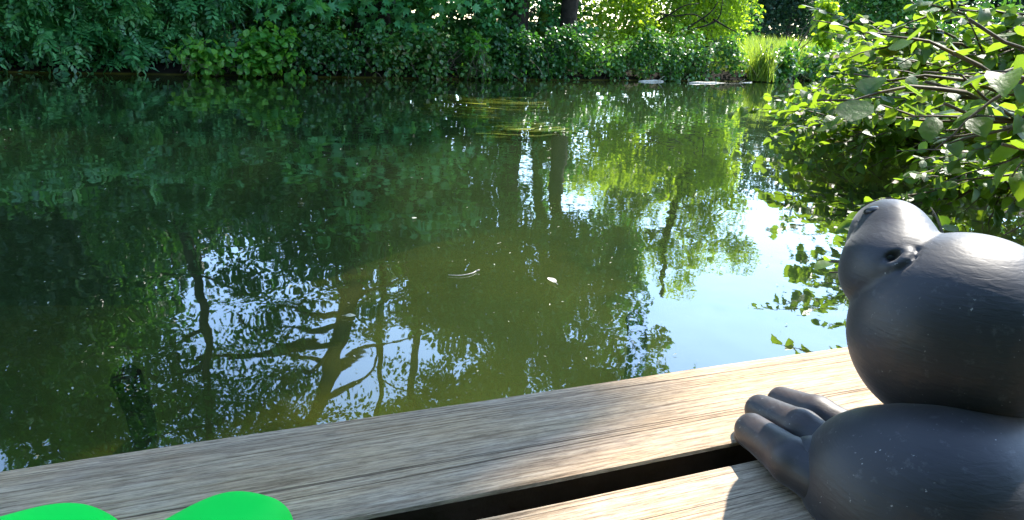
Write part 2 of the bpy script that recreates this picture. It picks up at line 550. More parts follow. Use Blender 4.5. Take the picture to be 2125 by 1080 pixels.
# water: clear skin that mirrors by angle over the silt bed
m, N, L, B = nt('water')
N.remove(B)
tc = N.new('ShaderNodeNewGeometry')
mp = N.new('ShaderNodeMapping'); mp.inputs['Scale'].default_value = (1.0, 0.75, 1)
L.new(tc.outputs['Position'], mp.inputs['Vector'])
na = N.new('ShaderNodeTexNoise'); na.inputs['Scale'].default_value = 2.2; na.inputs['Detail'].default_value = 2
nb = N.new('ShaderNodeTexNoise'); nb.inputs['Scale'].default_value = 16; nb.inputs['Detail'].default_value = 2
nc = N.new('ShaderNodeTexNoise'); nc.inputs['Scale'].default_value = 0.45; nc.inputs['Detail'].default_value = 1
for q in (na, nb, nc): L.new(mp.outputs[0], q.inputs['Vector'])
patch = ramp(N, [(0.42, (0.15, 0.15, 0.15)), (0.62, (1, 1, 1))])
L.new(nc.outputs[0], patch.inputs[0])
mu = N.new('ShaderNodeMath'); mu.operation = 'MULTIPLY'
L.new(nb.outputs[0], mu.inputs[0]); L.new(patch.outputs[0], mu.inputs[1])
mm = N.new('ShaderNodeMath'); mm.operation = 'MULTIPLY_ADD'; mm.inputs[1].default_value = 0.10
L.new(mu.outputs[0], mm.inputs[0]); L.new(na.outputs[0], mm.inputs[2])
bn = N.new('ShaderNodeBump'); bn.inputs['Strength'].default_value = 0.085; bn.inputs['Distance'].default_value = 0.05
L.new(mm.outputs[0], bn.inputs['Height'])
gl = N.new('ShaderNodeBsdfGlossy'); gl.inputs['Roughness'].default_value = 0.012; gl.inputs['Color'].default_value = (0.95, 0.97, 0.98, 1)
L.new(bn.outputs[0], gl.inputs['Normal'])
tr = N.new('ShaderNodeBsdfTransparent'); tr.inputs[0].default_value = (0.90, 0.95, 0.86, 1)
dt = N.new('ShaderNodeVectorMath'); dt.operation = 'DOT_PRODUCT'
L.new(tc.outputs['Incoming'], dt.inputs[0]); L.new(bn.outputs[0], dt.inputs[1])
ab_ = N.new('ShaderNodeMath'); ab_.operation = 'ABSOLUTE'; L.new(dt.outputs['Value'], ab_.inputs[0])
om = N.new('ShaderNodeMath'); om.operation = 'SUBTRACT'; om.inputs[0].default_value = 1.0; om.use_clamp = True; L.new(ab_.outputs[0], om.inputs[1])
pw = N.new('ShaderNodeMath'); pw.operation = 'POWER'; pw.inputs[1].default_value = 4.0; L.new(om.outputs[0], pw.inputs[0])
fr = N.new('ShaderNodeMath'); fr.operation = 'MULTIPLY_ADD'; fr.inputs[1].default_value = 0.84; fr.inputs[2].default_value = 0.16; fr.use_clamp = True
L.new(pw.outputs[0], fr.inputs[0])
ms = N.new('ShaderNodeMixShader')
L.new(fr.outputs[0], ms.inputs[0]); L.new(tr.outputs[0], ms.inputs[1]); L.new(gl.outputs[0], ms.inputs[2])
L.new(ms.outputs[0], N['Material Output'].inputs[0])
M['water'] = m
pv = N.new('ShaderNodeVolumePrincipled')
pv.inputs['Color'].default_value = (0.105, 0.160, 0.072, 1)
pv.inputs['Density'].default_value = 1.0
pv.inputs['Anisotropy'].default_value = 0.2
L.new(pv.outputs[0], N['Material Output'].inputs['Volume'])
wv = np.array([(x, y, z) for z in (-2.5, 0) for x, y in ((-300, -100), (300, -100), (300, 300), (-300, 300))], float)
tag(part('water', wv, [np.array([[4, 5, 6, 7], [3, 2, 1, 0], [0, 1, 5, 4], [1, 2, 6, 5], [2, 3, 7, 6], [3, 0, 4, 7]])], M['water'], smooth=False), 'still green pond water mirroring trees and sky', 'water', kind='structure')

# ================================================================== THE DOCK
A0 = np.array([-0.4929, 0.6618]); DIR = np.array([math.sin(math.radians(65.72)), math.cos(math.radians(65.72))])
NRM = np.array([DIR[1], -DIR[0]])             # towards the viewer
DECK = 0.40
m, N, L, B = nt('weathered_larch')
tc = N.new('ShaderNodeTexCoord'); oi = N.new('ShaderNodeObjectInfo')
off = N.new('ShaderNodeVectorMath'); off.operation = 'MULTIPLY_ADD'; off.inputs[1].default_value = (1, 1, 1)
sc_ = N.new('ShaderNodeVectorMath'); sc_.operation = 'SCALE'; sc_.inputs['Scale'].default_value = 13.0
cmb = N.new('ShaderNodeCombineXYZ')
for k in range(3): L.new(oi.outputs['Random'], cmb.inputs[k])
L.new(cmb.outputs[0], sc_.inputs[0]); L.new(tc.outputs['Object'], off.inputs[0]); L.new(sc_.outputs[0], off.inputs[2])


def stretched(sx, sy, sz, detail, distort=0.0, rough=0.55):
    mpn = N.new('ShaderNodeMapping'); mpn.inputs['Scale'].default_value = (sx, sy, sz)
    L.new(off.outputs[0], mpn.inputs['Vector'])
    q = N.new('ShaderNodeTexNoise'); q.inputs['Scale'].default_value = 1; q.inputs['Detail'].default_value = detail
    q.inputs['Roughness'].default_value = rough; q.inputs['Distortion'].default_value = distort
    L.new(mpn.outputs[0], q.inputs['Vector'])
    return q


grain = stretched(9, 240, 90, 8, 0.0, 0.65)
broad = stretched(0.9, 26, 20, 3, 0.25)
crack = stretched(0.22, 42, 30, 1, 0.08, 0.3)
blot = stretched(3.5, 9, 6, 4)
speck = stretched(60, 260, 200, 3)
r1 = ramp(N, [(0.30, (0.37, 0.235, 0.12)), (0.5, (0.57, 0.395, 0.225)), (0.7, (0.69, 0.51, 0.32))])
L.new(grain.outputs[0], r1.inputs[0])
r2 = ramp(N, [(0.35, (0.62, 0.60, 0.58)), (0.65, (1, 1, 1))])
L.new(broad.outputs[0], r2.inputs[0])
m1 = N.new('ShaderNodeMix'); m1.data_type = 'RGBA'; m1.blend_type = 'MULTIPLY'; m1.inputs[0].default_value = 0.4
L.new(r1.outputs[0], m1.inputs[6]); L.new(r2.outputs[0], m1.inputs[7])
ringn = stretched(0.32, 11, 5, 2, 0.0, 0.5)
fine = stretched(38, 420, 200, 5, 0.0, 0.75)
mulr = N.new('ShaderNodeMath'); mulr.operation = 'MULTIPLY'; mulr.inputs[1].default_value = 26.0
L.new(ringn.outputs[0], mulr.inputs[0])
frr = N.new('ShaderNodeMath'); frr.operation = 'FRACT'; L.new(mulr.outputs[0], frr.inputs[0])
ringr = ramp(N, [(0.0, (0.50, 0.44, 0.38)), (0.10, (0.62, 0.57, 0.52)), (0.28, (1, 1, 1)), (0.80, (0.95, 0.95, 0.95)), (1.0, (0.74, 0.70, 0.66))])
L.new(frr.outputs[0], ringr.inputs[0])
finer = ramp(N, [(0.40, (0.50, 0.48, 0.45)), (0.54, (1.06, 1.06, 1.06))])
L.new(fine.outputs[0], finer.inputs[0])
m1a = N.new('ShaderNodeMix'); m1a.data_type = 'RGBA'; m1a.blend_type = 'MULTIPLY'; m1a.inputs[0].default_value = 0.6
m1b = N.new('ShaderNodeMix'); m1b.data_type = 'RGBA'; m1b.blend_type = 'MULTIPLY'; m1b.inputs[0].default_value = 0.8
L.new(m1.outputs[2], m1a.inputs[6]); L.new(ringr.outputs[0], m1a.inputs[7])
L.new(m1a.outputs[2], m1b.inputs[6]); L.new(finer.outputs[0], m1b.inputs[7])
m1 = m1b
r3 = ramp(N, [(0.36, (0, 0, 0)), (0.62, (1, 1, 1))])
L.new(blot.outputs[0], r3.inputs[0])
grey = N.new('ShaderNodeMix'); grey.data_type = 'RGBA'; grey.blend_type = 'MIX'
hsv = N.new('ShaderNodeHueSaturation'); hsv.inputs['Saturation'].default_value = 0.78; hsv.inputs['Value'].default_value = 0.85
L.new(m1.outputs[2], hsv.inputs['Color'])
L.new(r3.outputs[0], grey.inputs[0]); L.new(hsv.outputs[0], grey.inputs[6]); L.new(m1.outputs[2], grey.inputs[7])
r4 = ramp(N, [(0.494, (1, 1, 1)), (0.4982, (0.16, 0.13, 0.11)), (0.5018, (0.16, 0.13, 0.11)), (0.506, (1, 1, 1))])
L.new(crack.outputs[0], r4.inputs[0])
m3 = N.new('ShaderNodeMix'); m3.data_type = 'RGBA'; m3.blend_type = 'MULTIPLY'; m3.inputs[0].default_value = 0.9
L.new(grey.outputs[2], m3.inputs[6]); L.new(r4.outputs[0], m3.inputs[7])
L.new(m3.outputs[2], B.inputs['Base Color'])
B.inputs['Roughness'].default_value = 0.72; B.inputs['Specular IOR Level'].default_value = 0.3
h1 = N.new('ShaderNodeMath'); h1.operation = 'MULTIPLY_ADD'; h1.inputs[1].default_value = 0.5
L.new(fine.outputs[0], h1.inputs[0]); L.new(ringr.outputs[0], h1.inputs[2])
h2 = N.new('ShaderNodeMath'); h2.operation = 'MULTIPLY'
L.new(h1.outputs[0], h2.inputs[0]); L.new(r4.outputs[0], h2.inputs[1])
bn = N.new('ShaderNodeBump'); bn.inputs['Strength'].default_value = 0.55; bn.inputs['Distance'].default_value = 0.004
L.new(h2.outputs[0], bn.inputs['Height']); L.new(bn.outputs[0], B.inputs['Normal'])
M['wood'] = m
M['oldwood_gap_shade'] = simple('bearer_wood_gap_shade', (0.055, 0.034, 0.022), 0.9, 0.4, 12, 0.5, 0.1)


def bevel_box(L0, L1, W, Tk, b=0.005):
    """box along local x, top at z=0, from y=0 to y=-W, with worn edges"""
    prof = [(-b, 0), (-b * 0.3, -b * 0.3), (0, -b), (0, -Tk + b), (-b, -Tk), (-W + b, -Tk), (-W, -Tk + b), (-W, -b), (-W + b * 0.3, -b * 0.3), (-W + b, 0)]
    n = 24
    xs = np.linspace(L0, L1, n)
    v, f4 = [], []
    k = len(prof)
    for i, x in enumerate(xs):
        wob = 0.0012 * math.sin(i * 1.7 + W * 50)
        for (y, z) in prof:
            v.append((x, y + wob, z))
    for i in range(n - 1):
        for j in range(k):
            j2 = (j + 1) % k
            f4.append((i * k + j, (i + 1) * k + j, (i + 1) * k + j2, i * k + j2))
    g = Geo()
    g.add(np.array(v), None, np.array(f4))
    ends = []
    for s, i in ((0, 0), (1, n - 1)):
        c = g.n
        g.add(np.array([(xs[i], -W / 2, -Tk / 2)]))
        for j in range(k):
            j2 = (j + 1) % k
            ends.append((c, i * k + j, i * k + j2) if s else (c, i * k + j2, i * k + j))
    g.f3.append(np.array(ends))
    return g


dock = empty('wooden_dock', (A0[0], A0[1], 0), 'weathered wooden plank dock at the edge of the pond', 'dock')
PL_W, PL_STEP, PL_T = 0.187, 0.225, 0.042
rotz = math.atan2(DIR[1], DIR[0])
for k in range(6):
    g = bevel_box(-1.6, 2.45, PL_W, PL_T)
    faces = [np.concatenate(g.f3), np.concatenate(g.f4)]
    me = mesh_np('plank', np.concatenate(g.v), faces, smooth=False)
    me.materials.append(M['wood']); me.materials.append(M['oldwood_gap_shade'])
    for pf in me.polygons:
        if pf.center.z < -0.004: pf.material_index = 1  # plank sides and undersides dark: shade of the gaps put into the colour
    o = bpy.data.objects.new('plank', me)
    o.location = Vector((NRM[0] * PL_STEP * k, NRM[1] * PL_STEP * k, DECK + (0.0, 0.0015, -0.001, 0.001, 0, 0.001)[k]))
    o.rotation_euler = (0, 0, rotz + (0, -0.0008, 0.0012, 0, 0.001, 0)[k])
    link(o, dock)
for t in (-1.1, 0.05, 1.25, 2.2):
    g = Geo()
    c0 = A0 + DIR * t + NRM * 0.03; c1 = A0 + DIR * t + NRM * 1.3
    w2 = DIR * 0.035
    v = []
    for c in (c0, c1):
        for s in (-1, 1):
            for z in (DECK - PL_T - 0.115, DECK - PL_T - 0.002):
                v.append((c[0] + w2[0] * s, c[1] + w2[1] * s, z))
    g.add(v, None, [(0, 1, 3, 2), (4, 6, 7, 5), (0, 4, 5, 1), (2, 3, 7, 6), (0, 2, 6, 4), (1, 5, 7, 3)])
    g.build('bearer', M['oldwood_gap_shade'], dock, smooth=False)
for t in (-1.02, 1.33, 2.28):
    p = A0 + DIR * t + NRM * 0.09
    g = Geo()
    g.tube([(p[0], p[1], -0.6), (p[0], p[1], -0.1), (p[0], p[1], DECK - PL_T - 0.12)], [0.05, 0.05, 0.048], 12)
    g.build('dock_post', M['oldwood_gap_shade'], dock)

n = 900
tt = rng.uniform(0.3, 1.9, n)
pp = np.array([A0[0], A0[1], 0]) + np.outer(tt, [DIR[0], DIR[1], 0]) + np.outer(PL_STEP - rng.uniform(0.0005, 0.006, n), [NRM[0], NRM[1], 0]) + np.outer(DECK - 0.010 - rng.uniform(0, 0.014, n), [0, 0, 1])
clump = np.sin(tt * 23) + np.sin(tt * 61 + 1) > -0.3
v, f = leaf_arrays(pp[clump], rng.standard_normal((clump.sum(), 3)) + [0, 0, 0.5], rng.standard_normal((clump.sum(), 3)), rng.uniform(0.003, 0.008, clump.sum()), tpl_rhomb())
part('edge_moss', v, [f], M['moss'], dock, smooth=False, kind='stuff')

# sunken posts that show through the water
def sunken(pxtop, pxbot, ztop, r, label):
    a = at(*pxtop, ztop); b = at(*pxbot, -0.5)
    e = empty('sunken_post', (b[0], b[1], -0.5), label, 'post')
    g = Geo()
    pts = smooth_path([a, (a + b) / 2 + [0.01, 0, 0], b], 8)
    g.tube(pts, np.linspace(r, r * 1.08, 8), 14, True, 0.03)
    g.build('post_shaft', M['oldpost'], e)
    g = Geo()
    g.tube([a + [0, 0, -0.012], a + [0, 0, 0.004]], [r * 1.08, r * 0.96], 14, True, 0.05)
    g.build('weedy_top', M['oldpost'], e)


sunken((262, 785), (300, 915), -0.03, 0.036, 'short leaning old post under water beside the shaded end of the dock')
sunken((1322, 662), (1312, 790), -0.03, 0.034, 'upright dark old post under water below the reflected sky')

# ================================================================== THE MOLE FIGURE
m, N, L, B = nt('grey_black_glaze')
tc = N.new('ShaderNodeTexCoord')
no = N.new('ShaderNodeTexNoise'); no.inputs['Scale'].default_value = 14; no.inputs['Detail'].default_value = 6
mpn = N.new('ShaderNodeMapping'); mpn.inputs['Scale'].default_value = (60, 60, 260)
wr = N.new('ShaderNodeTexNoise'); wr.inputs['Scale'].default_value = 1.0; wr.inputs['Detail'].default_value = 3; wr.inputs['Distortion'].default_value = 0.4
L.new(tc.outputs['Object'], no.inputs['Vector']); L.new(tc.outputs['Object'], mpn.inputs['Vector']); L.new(mpn.outputs[0], wr.inputs['Vector'])
r = ramp(N, [(0.3, (0.014, 0.014, 0.017)), (0.7, (0.026, 0.026, 0.030))])
L.new(no.outputs[0], r.inputs[0])
sp = N.new('ShaderNodeTexNoise'); sp.inputs['Scale'].default_value = 230; sp.inputs['Detail'].default_value = 2
L.new(tc.outputs['Object'], sp.inputs['Vector'])
msk = N.new('ShaderNodeTexNoise'); msk.inputs['Scale'].default_value = 26; msk.inputs['Detail'].default_value = 2
L.new(tc.outputs['Object'], msk.inputs['Vector'])
rs = ramp(N, [(0.69, (0, 0, 0)), (0.75, (1, 1, 1))]); L.new(sp.outputs[0], rs.inputs[0])
rm = ramp(N, [(0.50, (0, 0, 0)), (0.62, (1, 1, 1))]); L.new(msk.outputs[0], rm.inputs[0])
mus = N.new('ShaderNodeMath'); mus.operation = 'MULTIPLY'; L.new(rs.outputs[0], mus.inputs[0]); L.new(rm.outputs[0], mus.inputs[1])
mxs = N.new('ShaderNodeMix'); mxs.data_type = 'RGBA'; L.new(mus.outputs[0], mxs.inputs[0]); L.new(r.outputs[0], mxs.inputs[6]); mxs.inputs[7].default_value = (0.30, 0.30, 0.29, 1)
pt = N.new('ShaderNodeTexNoise'); pt.inputs['Scale'].default_value = 5.5; pt.inputs['Detail'].default_value = 5; pt.inputs['Roughness'].default_value = 0.6
L.new(tc.outputs['Object'], pt.inputs['Vector'])
rp = ramp(N, [(0.50, (0, 0, 0)), (0.68, (1, 1, 1))]); L.new(pt.outputs[0], rp.inputs[0])
mxp = N.new('ShaderNodeMix'); mxp.data_type = 'RGBA'; L.new(rp.outputs[0], mxp.inputs[0]); L.new(mxs.outputs[2], mxp.inputs[6]); mxp.inputs[7].default_value = (0.075, 0.045, 0.034, 1)
sc2 = N.new('ShaderNodeTexNoise'); sc2.inputs['Scale'].default_value = 60; sc2.inputs['Detail'].default_value = 8; sc2.inputs['Roughness'].default_value = 0.7
L.new(tc.outputs['Object'], sc2.inputs['Vector'])
rsc = ramp(N, [(0.58, (0, 0, 0)), (0.72, (0.5, 0.5, 0.5))]); L.new(sc2.outputs[0], rsc.inputs[0])
mxq = N.new('ShaderNodeMix'); mxq.data_type = 'RGBA'; L.new(rsc.outputs[0], mxq.inputs[0]); L.new(mxp.outputs[2], mxq.inputs[6]); mxq.inputs[7].default_value = (0.12, 0.12, 0.125, 1)
L.new(mxq.outputs[2], B.inputs['Base Color'])
rr = ramp(N, [(0.3, (0.44, 0.44, 0.44)), (0.7, (0.54, 0.54, 0.54))]); L.new(no.outputs[0], rr.inputs[0]); L.new(rr.outputs[0], B.inputs['Roughness'])
B.inputs['Specular IOR Level'].default_value = 0.5
B.inputs['Sheen Weight'].default_value = 0.16
B.inputs['Sheen Tint'].default_value = (0.85, 0.9, 1.0, 1)
B.inputs['Sheen Roughness'].default_value = 0.35
bn = N.new('ShaderNodeBump'); bn.inputs['Strength'].default_value = 0.30; bn.inputs['Distance'].default_value = 0.0016
L.new(wr.outputs[0], bn.inputs['Height']); L.new(bn.outputs[0], B.inputs['Normal'])
M['mole'] = m
M['eye'] = simple('dark_glaze', (0.012, 0.012, 0.016), 0.3, 0.2, 40, 0, 0.5)


def sd_ell(p, c, ax, R3):
    q = (p - c) @ ax.T
    k0 = np.linalg.norm(q / R3, axis=-1); k1 = np.linalg.norm(q / (R3 * R3), axis=-1)
    return k0 * (k0 - 1) / (k1 + 1e-9)


def sd_cone(p, a, b, ra, rb):
    ab = b - a
    t = np.clip(((p - a) @ ab) / (ab @ ab), 0, 1)
    return np.linalg.norm(p - (a + t[..., None] * ab), axis=-1) - (ra + (rb - ra) * t)


def smin(a, b, k):
    h = np.clip(0.5 + 0.5 * (b - a) / k, 0, 1)
    return b * (1 - h) + a * h - k * h * (1 - h)


def smax(a, b, k):
    return -smin(-a, -b, k)


def surface_net(fn, lo, hi, step):
    ax = [np.arange(lo[i], hi[i] + step, step) for i in range(3)]
    G = np.stack(np.meshgrid(*ax, indexing='ij'), -1)
    F = fn(G)
    S = F < 0
    n = F.shape
    cs = sum(S[i:n[0] - 1 + i, j:n[1] - 1 + j, k:n[2] - 1 + k].astype(int) for i in (0, 1) for j in (0, 1) for k in (0, 1))
    act = (cs > 0) & (cs < 8)
    idx = -np.ones(act.shape, int)
    cells = np.argwhere(act)
    idx[act] = np.arange(len(cells))
    acc = np.zeros((len(cells), 3)); cnt = np.zeros(len(cells))
    corners = [(i, j, k) for i in (0, 1) for j in (0, 1) for k in (0, 1)]
    for a in corners:
        for b in corners:
            if sum(abs(np.array(a) - b)) != 1 or a > b: continue
            ca, cb = cells + a, cells + b
            fa, fb = F[tuple(ca.T)], F[tuple(cb.T)]
            mm_ = (fa < 0) != (fb < 0)
            t = np.where(mm_, fa / (fa - fb + 1e-12), 0)[:, None]
            acc += np.where(mm_[:, None], np.array(a) + (np.array(b) - a) * t, 0); cnt += mm_
    v = np.array([a[0] for a in ax]) + (cells + acc / cnt[:, None]) * step
    faces = []
    for d in range(3):
        o = [0, 0, 0]; o[d] = 1
        sl0 = tuple(slice(0, n[i] - o[i]) for i in range(3)); sl1 = tuple(slice(o[i], n[i]) for i in range(3))
        ch = np.argwhere(S[sl0] != S[sl1])
        u, w = [(1, 2), (2, 0), (0, 1)][d]
        eu = np.zeros(3, int); eu[u] = 1; ew = np.zeros(3, int); ew[w] = 1
        ok = (ch[:, u] > 0) & (ch[:, w] > 0) & (ch[:, u] < n[u] - 1) & (ch[:, w] < n[w] - 1)
        ch = ch[ok]
        q = np.stack([idx[tuple((ch - eu - ew).T)], idx[tuple((ch - ew).T)], idx[tuple(ch.T)], idx[tuple((ch - eu).T)]], 1)
        fl = S[tuple(ch.T)]
        q = np.where(fl[:, None], q, q[:, ::-1])
        faces.append(q)
    return v, np.concatenate(faces)


I3 = np.eye(3)


def frame(y, upv):
    y = norm(np.asarray(y, float)); z = norm(np.asarray(upv, float) - np.dot(upv, y) * y)
    return np.stack([np.cross(y, z), y, z])


HEAD_C = deep(1990, 690, 0.80)
TORSO_C = deep(1918, 1085, 0.755)
SN_A = deep(1868, 560, 0.83); SN_B = deep(1842, 476, 0.90)
mole = empty('mole_figurine', (TORSO_C[0], TORSO_C[1], DECK), 'dark grey glazed mole figure with raised snout resting its paw on the dock', 'figurine')
view_ax = np.stack([RIGHT, fwd, UP])


groove = [deep(1968, 950, 0.652), deep(1930, 1000, 0.648), deep(1890, 1080, 0.65)]


def f_torso(p):
    d = sd_ell(p, TORSO_C + [0.010, 0, 0], I3, np.array([0.114, 0.105, 0.120]))
    d = smin(d, sd_ell(p, TORSO_C + [0.012, 0.03, -0.02], I3, np.array([0.102, 0.11, 0.10])), 0.03)
    d = smin(d, sd_ell(p, deep(2075, 985, 0.775), I3, np.array([0.056, 0.07, 0.066])), 0.05)
    sh = deep(1790, 985, 0.78)
    d = smin(d, sd_ell(p, sh, I3, np.array([0.052, 0.06, 0.056])), 0.04)
    for a, b in zip(groove[:-1], groove[1:]):
        d = smax(d, -sd_cone(p, a, b, 0.006, 0.009), 0.02)
    return smax(d, (DECK + 0.003) - p[..., 2], 0.004)


v, f = surface_net(f_torso, TORSO_C - 0.18, TORSO_C + 0.20, 0.0042)
part('torso', v, [f], M['mole'], mole)

EYE_C = deep(1856, 537, 0.775)
sn_dir = norm(SN_B - SN_A)


def f_head(p):
    d = sd_ell(p, HEAD_C, view_ax, np.array([0.1085, 0.102, 0.1035]))
    s = sd_ell(p, deep(1858, 552, 0.84), view_ax, np.array([0.0505, 0.066, 0.050]))
    s = smin(s, sd_ell(p, deep(1838, 472, 0.885), view_ax, np.array([0.031, 0.05, 0.031])), 0.045)
    # cheek running down the left of the head
    s = smin(s, sd_ell(p, deep(1822, 572, 0.825), view_ax, np.array([0.033, 0.05, 0.040])), 0.02)
    d = smin(d, s, 0.004)
    # brow fold and eye notch
    e0, e1, e2 = deep(1835, 552, 0.775), deep(1862, 545, 0.772), deep(1880, 520, 0.775)
    fold = np.minimum(sd_cone(p, deep(1848, 566, 0.762), deep(1878, 548, 0.757), 0.003, 0.0035), sd_cone(p, deep(1878, 548, 0.757), deep(1900, 520, 0.762), 0.0035, 0.002))
    return d


v, f = surface_net(f_head, HEAD_C - [0.17, 0.13, 0.13], HEAD_C + [0.13, 0.19, 0.19], 0.0040)


def hit(fn, x, y, w0=0.6, w1=1.0):
    """distance along a ray at which it meets the solid"""
    ws = np.linspace(w0, w1, 1600)
    F = fn(np.array([deep(x, y, w) for w in ws]))
    k = np.argmax(F < 0)
    return deep(x, y, ws[k]) if F[k] < 0 else None


eye_pts = [(1842, 531), (1868, 531), (1880, 523), (1874, 533), (1862, 545), (1853, 549)]
carve_pts = np.array([hit(f_head, *q) for q in [(1848, 535), (1858, 537), (1868, 533), (1857, 543), (1876, 526)]])
carve_r = [0.006, 0.0085, 0.0065, 0.0065, 0.0035]
crease = np.array([hit(f_head, *q) for q in [(1852, 560), (1868, 557), (1884, 547), (1896, 533), (1903, 518)]])


def f_head2(p):
    d = f_head(p)
    near = d < 0.02
    out = d.copy()
    q = p[near]
    dd = d[near]
    for c, r_ in zip(carve_pts, carve_r):
        dd = smax(dd, -(np.linalg.norm(q - c, axis=-1) - r_), 0.002)
    for a, b in zip(crease[:-1], crease[1:]):
        dd = smax(dd, -sd_cone(q, a, b, 0.0030, 0.0030), 0.003)
    # swollen lower lid between the notch and the crease
    lid = np.array(lid_pts)
    for a, b in zip(lid[:-1], lid[1:]):
        dd = smin(dd, sd_cone(q, a, b, 0.0030, 0.0030), 0.008)
    out[near] = dd
    return out


lid_pts = [hit(f_head, *q) + fwd * 0.0022 for q in [(1846, 556), (1862, 552), (1878, 541), (1888, 527)]]
v, f = surface_net(f_head2, HEAD_C - [0.17, 0.13, 0.13], HEAD_C + [0.13, 0.19, 0.19], 0.0027)
head = part('head', v, [f], M['mole'], mole)
ec = hit(f_head, 1858, 537) + fwd * 0.011
v, f = surface_net(lambda p: sd_ell(p, ec, view_ax, np.array([0.008, 0.004, 0.006])), ec - 0.012, ec + 0.012, 0.0012)
eye = part('eye', v, [f], M['eye'], head)
ncen = hit(f_head, 1826, 432, 0.6, 1.2)
ncen = ncen if ncen is not None else deep(1822, 436, 0.9)
v, f = surface_net(lambda p: sd_ell(p, ncen + fwd * 0.012 - UP * 0.0035 + RIGHT * 0.002, view_ax, np.array([0.014, 0.013, 0.0065])), ncen - 0.05, ncen + 0.05, 0.002)
part('nose', v, [f], M['eye'], head)

# arm and paw with separate fingers lying over the gap between the planks
fz = DECK + 0.022
elbow = deep(1770, 1010, 0.775)


def f_arm(p):
    w_ = at(1688, 965, DECK + 0.030)
    d = sd_cone(p, elbow + [0, 0, 0.0], w_, 0.046, 0.030)
    return smax(d, DECK + 0.002 - p[..., 2], 0.004)


lo = np.minimum(elbow, at(1640, 950, fz)) - 0.07; hi_ = np.maximum(elbow, at(1640, 950, fz)) + 0.07
v, f = surface_net(f_arm, lo, hi_, 0.0035)
arm = part('forearm', v, [f], M['mole'], mole)
fingers = [((1703, 1000), (1645, 958), (1560, 893), 0.0250, 0.0195, 0.026),
           ((1728, 938), (1662, 893), (1578, 851), 0.0235, 0.0185, 0.031),
           ((1752, 893), (1695, 862), (1622, 832), 0.0225, 0.0175, 0.030),
           ((1690, 985), (1620, 945), (1546, 906), 0.018, 0.013, 0.014)]
for a, b, c, r0, r1_, hz in fingers:
    pa, pb, pc = at(*a, DECK + hz), at(*b, DECK + hz + 0.004), at(*c, DECK + hz - 0.004)

    def f_fin(p, pa=pa, pb=pb, pc=pc, r0=r0, r1_=r1_):
        d = smin(sd_cone(p, pa, pb, r0, r0 * 0.98), sd_cone(p, pb, pc, r0 * 0.98, r1_), 0.006)
        return smax(d, DECK + 0.0025 - p[..., 2], 0.004)
    allp = np.stack([pa, pb, pc])
    v, f = surface_net(f_fin, allp.min(0) - 0.035, allp.max(0) + 0.035, 0.0028)
    part('finger', v, [f], M['mole'], mole)

# ================================================================== THE GREEN CLOGS
m, N, L, B = nt('green_foam')
B.inputs['Base Color'].default_value = (0.0, 0.70, 0.065, 1); B.inputs['Roughness'].default_value = 0.6; B.inputs['Specular IOR Level'].default_value = 0.12
B.inputs['Subsurface Weight'].default_value = 0.0
tc = N.new('ShaderNodeTexCoord'); no = N.new('ShaderNodeTexNoise'); no.inputs['Scale'].default_value = 900
L.new(tc.outputs['Object'], no.inputs['Vector'])
bn = N.new('ShaderNodeBump'); bn.inputs['Strength'].default_value = 0.08; bn.inputs['Distance'].default_value = 0.001
L.new(no.outputs[0], bn.inputs['Height']); L.new(bn.outputs[0], B.inputs['Normal'])
M['clog'] = m
m2, N2, L2, B2 = nt('lime_sole')
B2.inputs['Base Color'].default_value = (0.22, 0.62, 0.03, 1); B2.inputs['Roughness'].default_value = 0.7
M['sole'] = m2


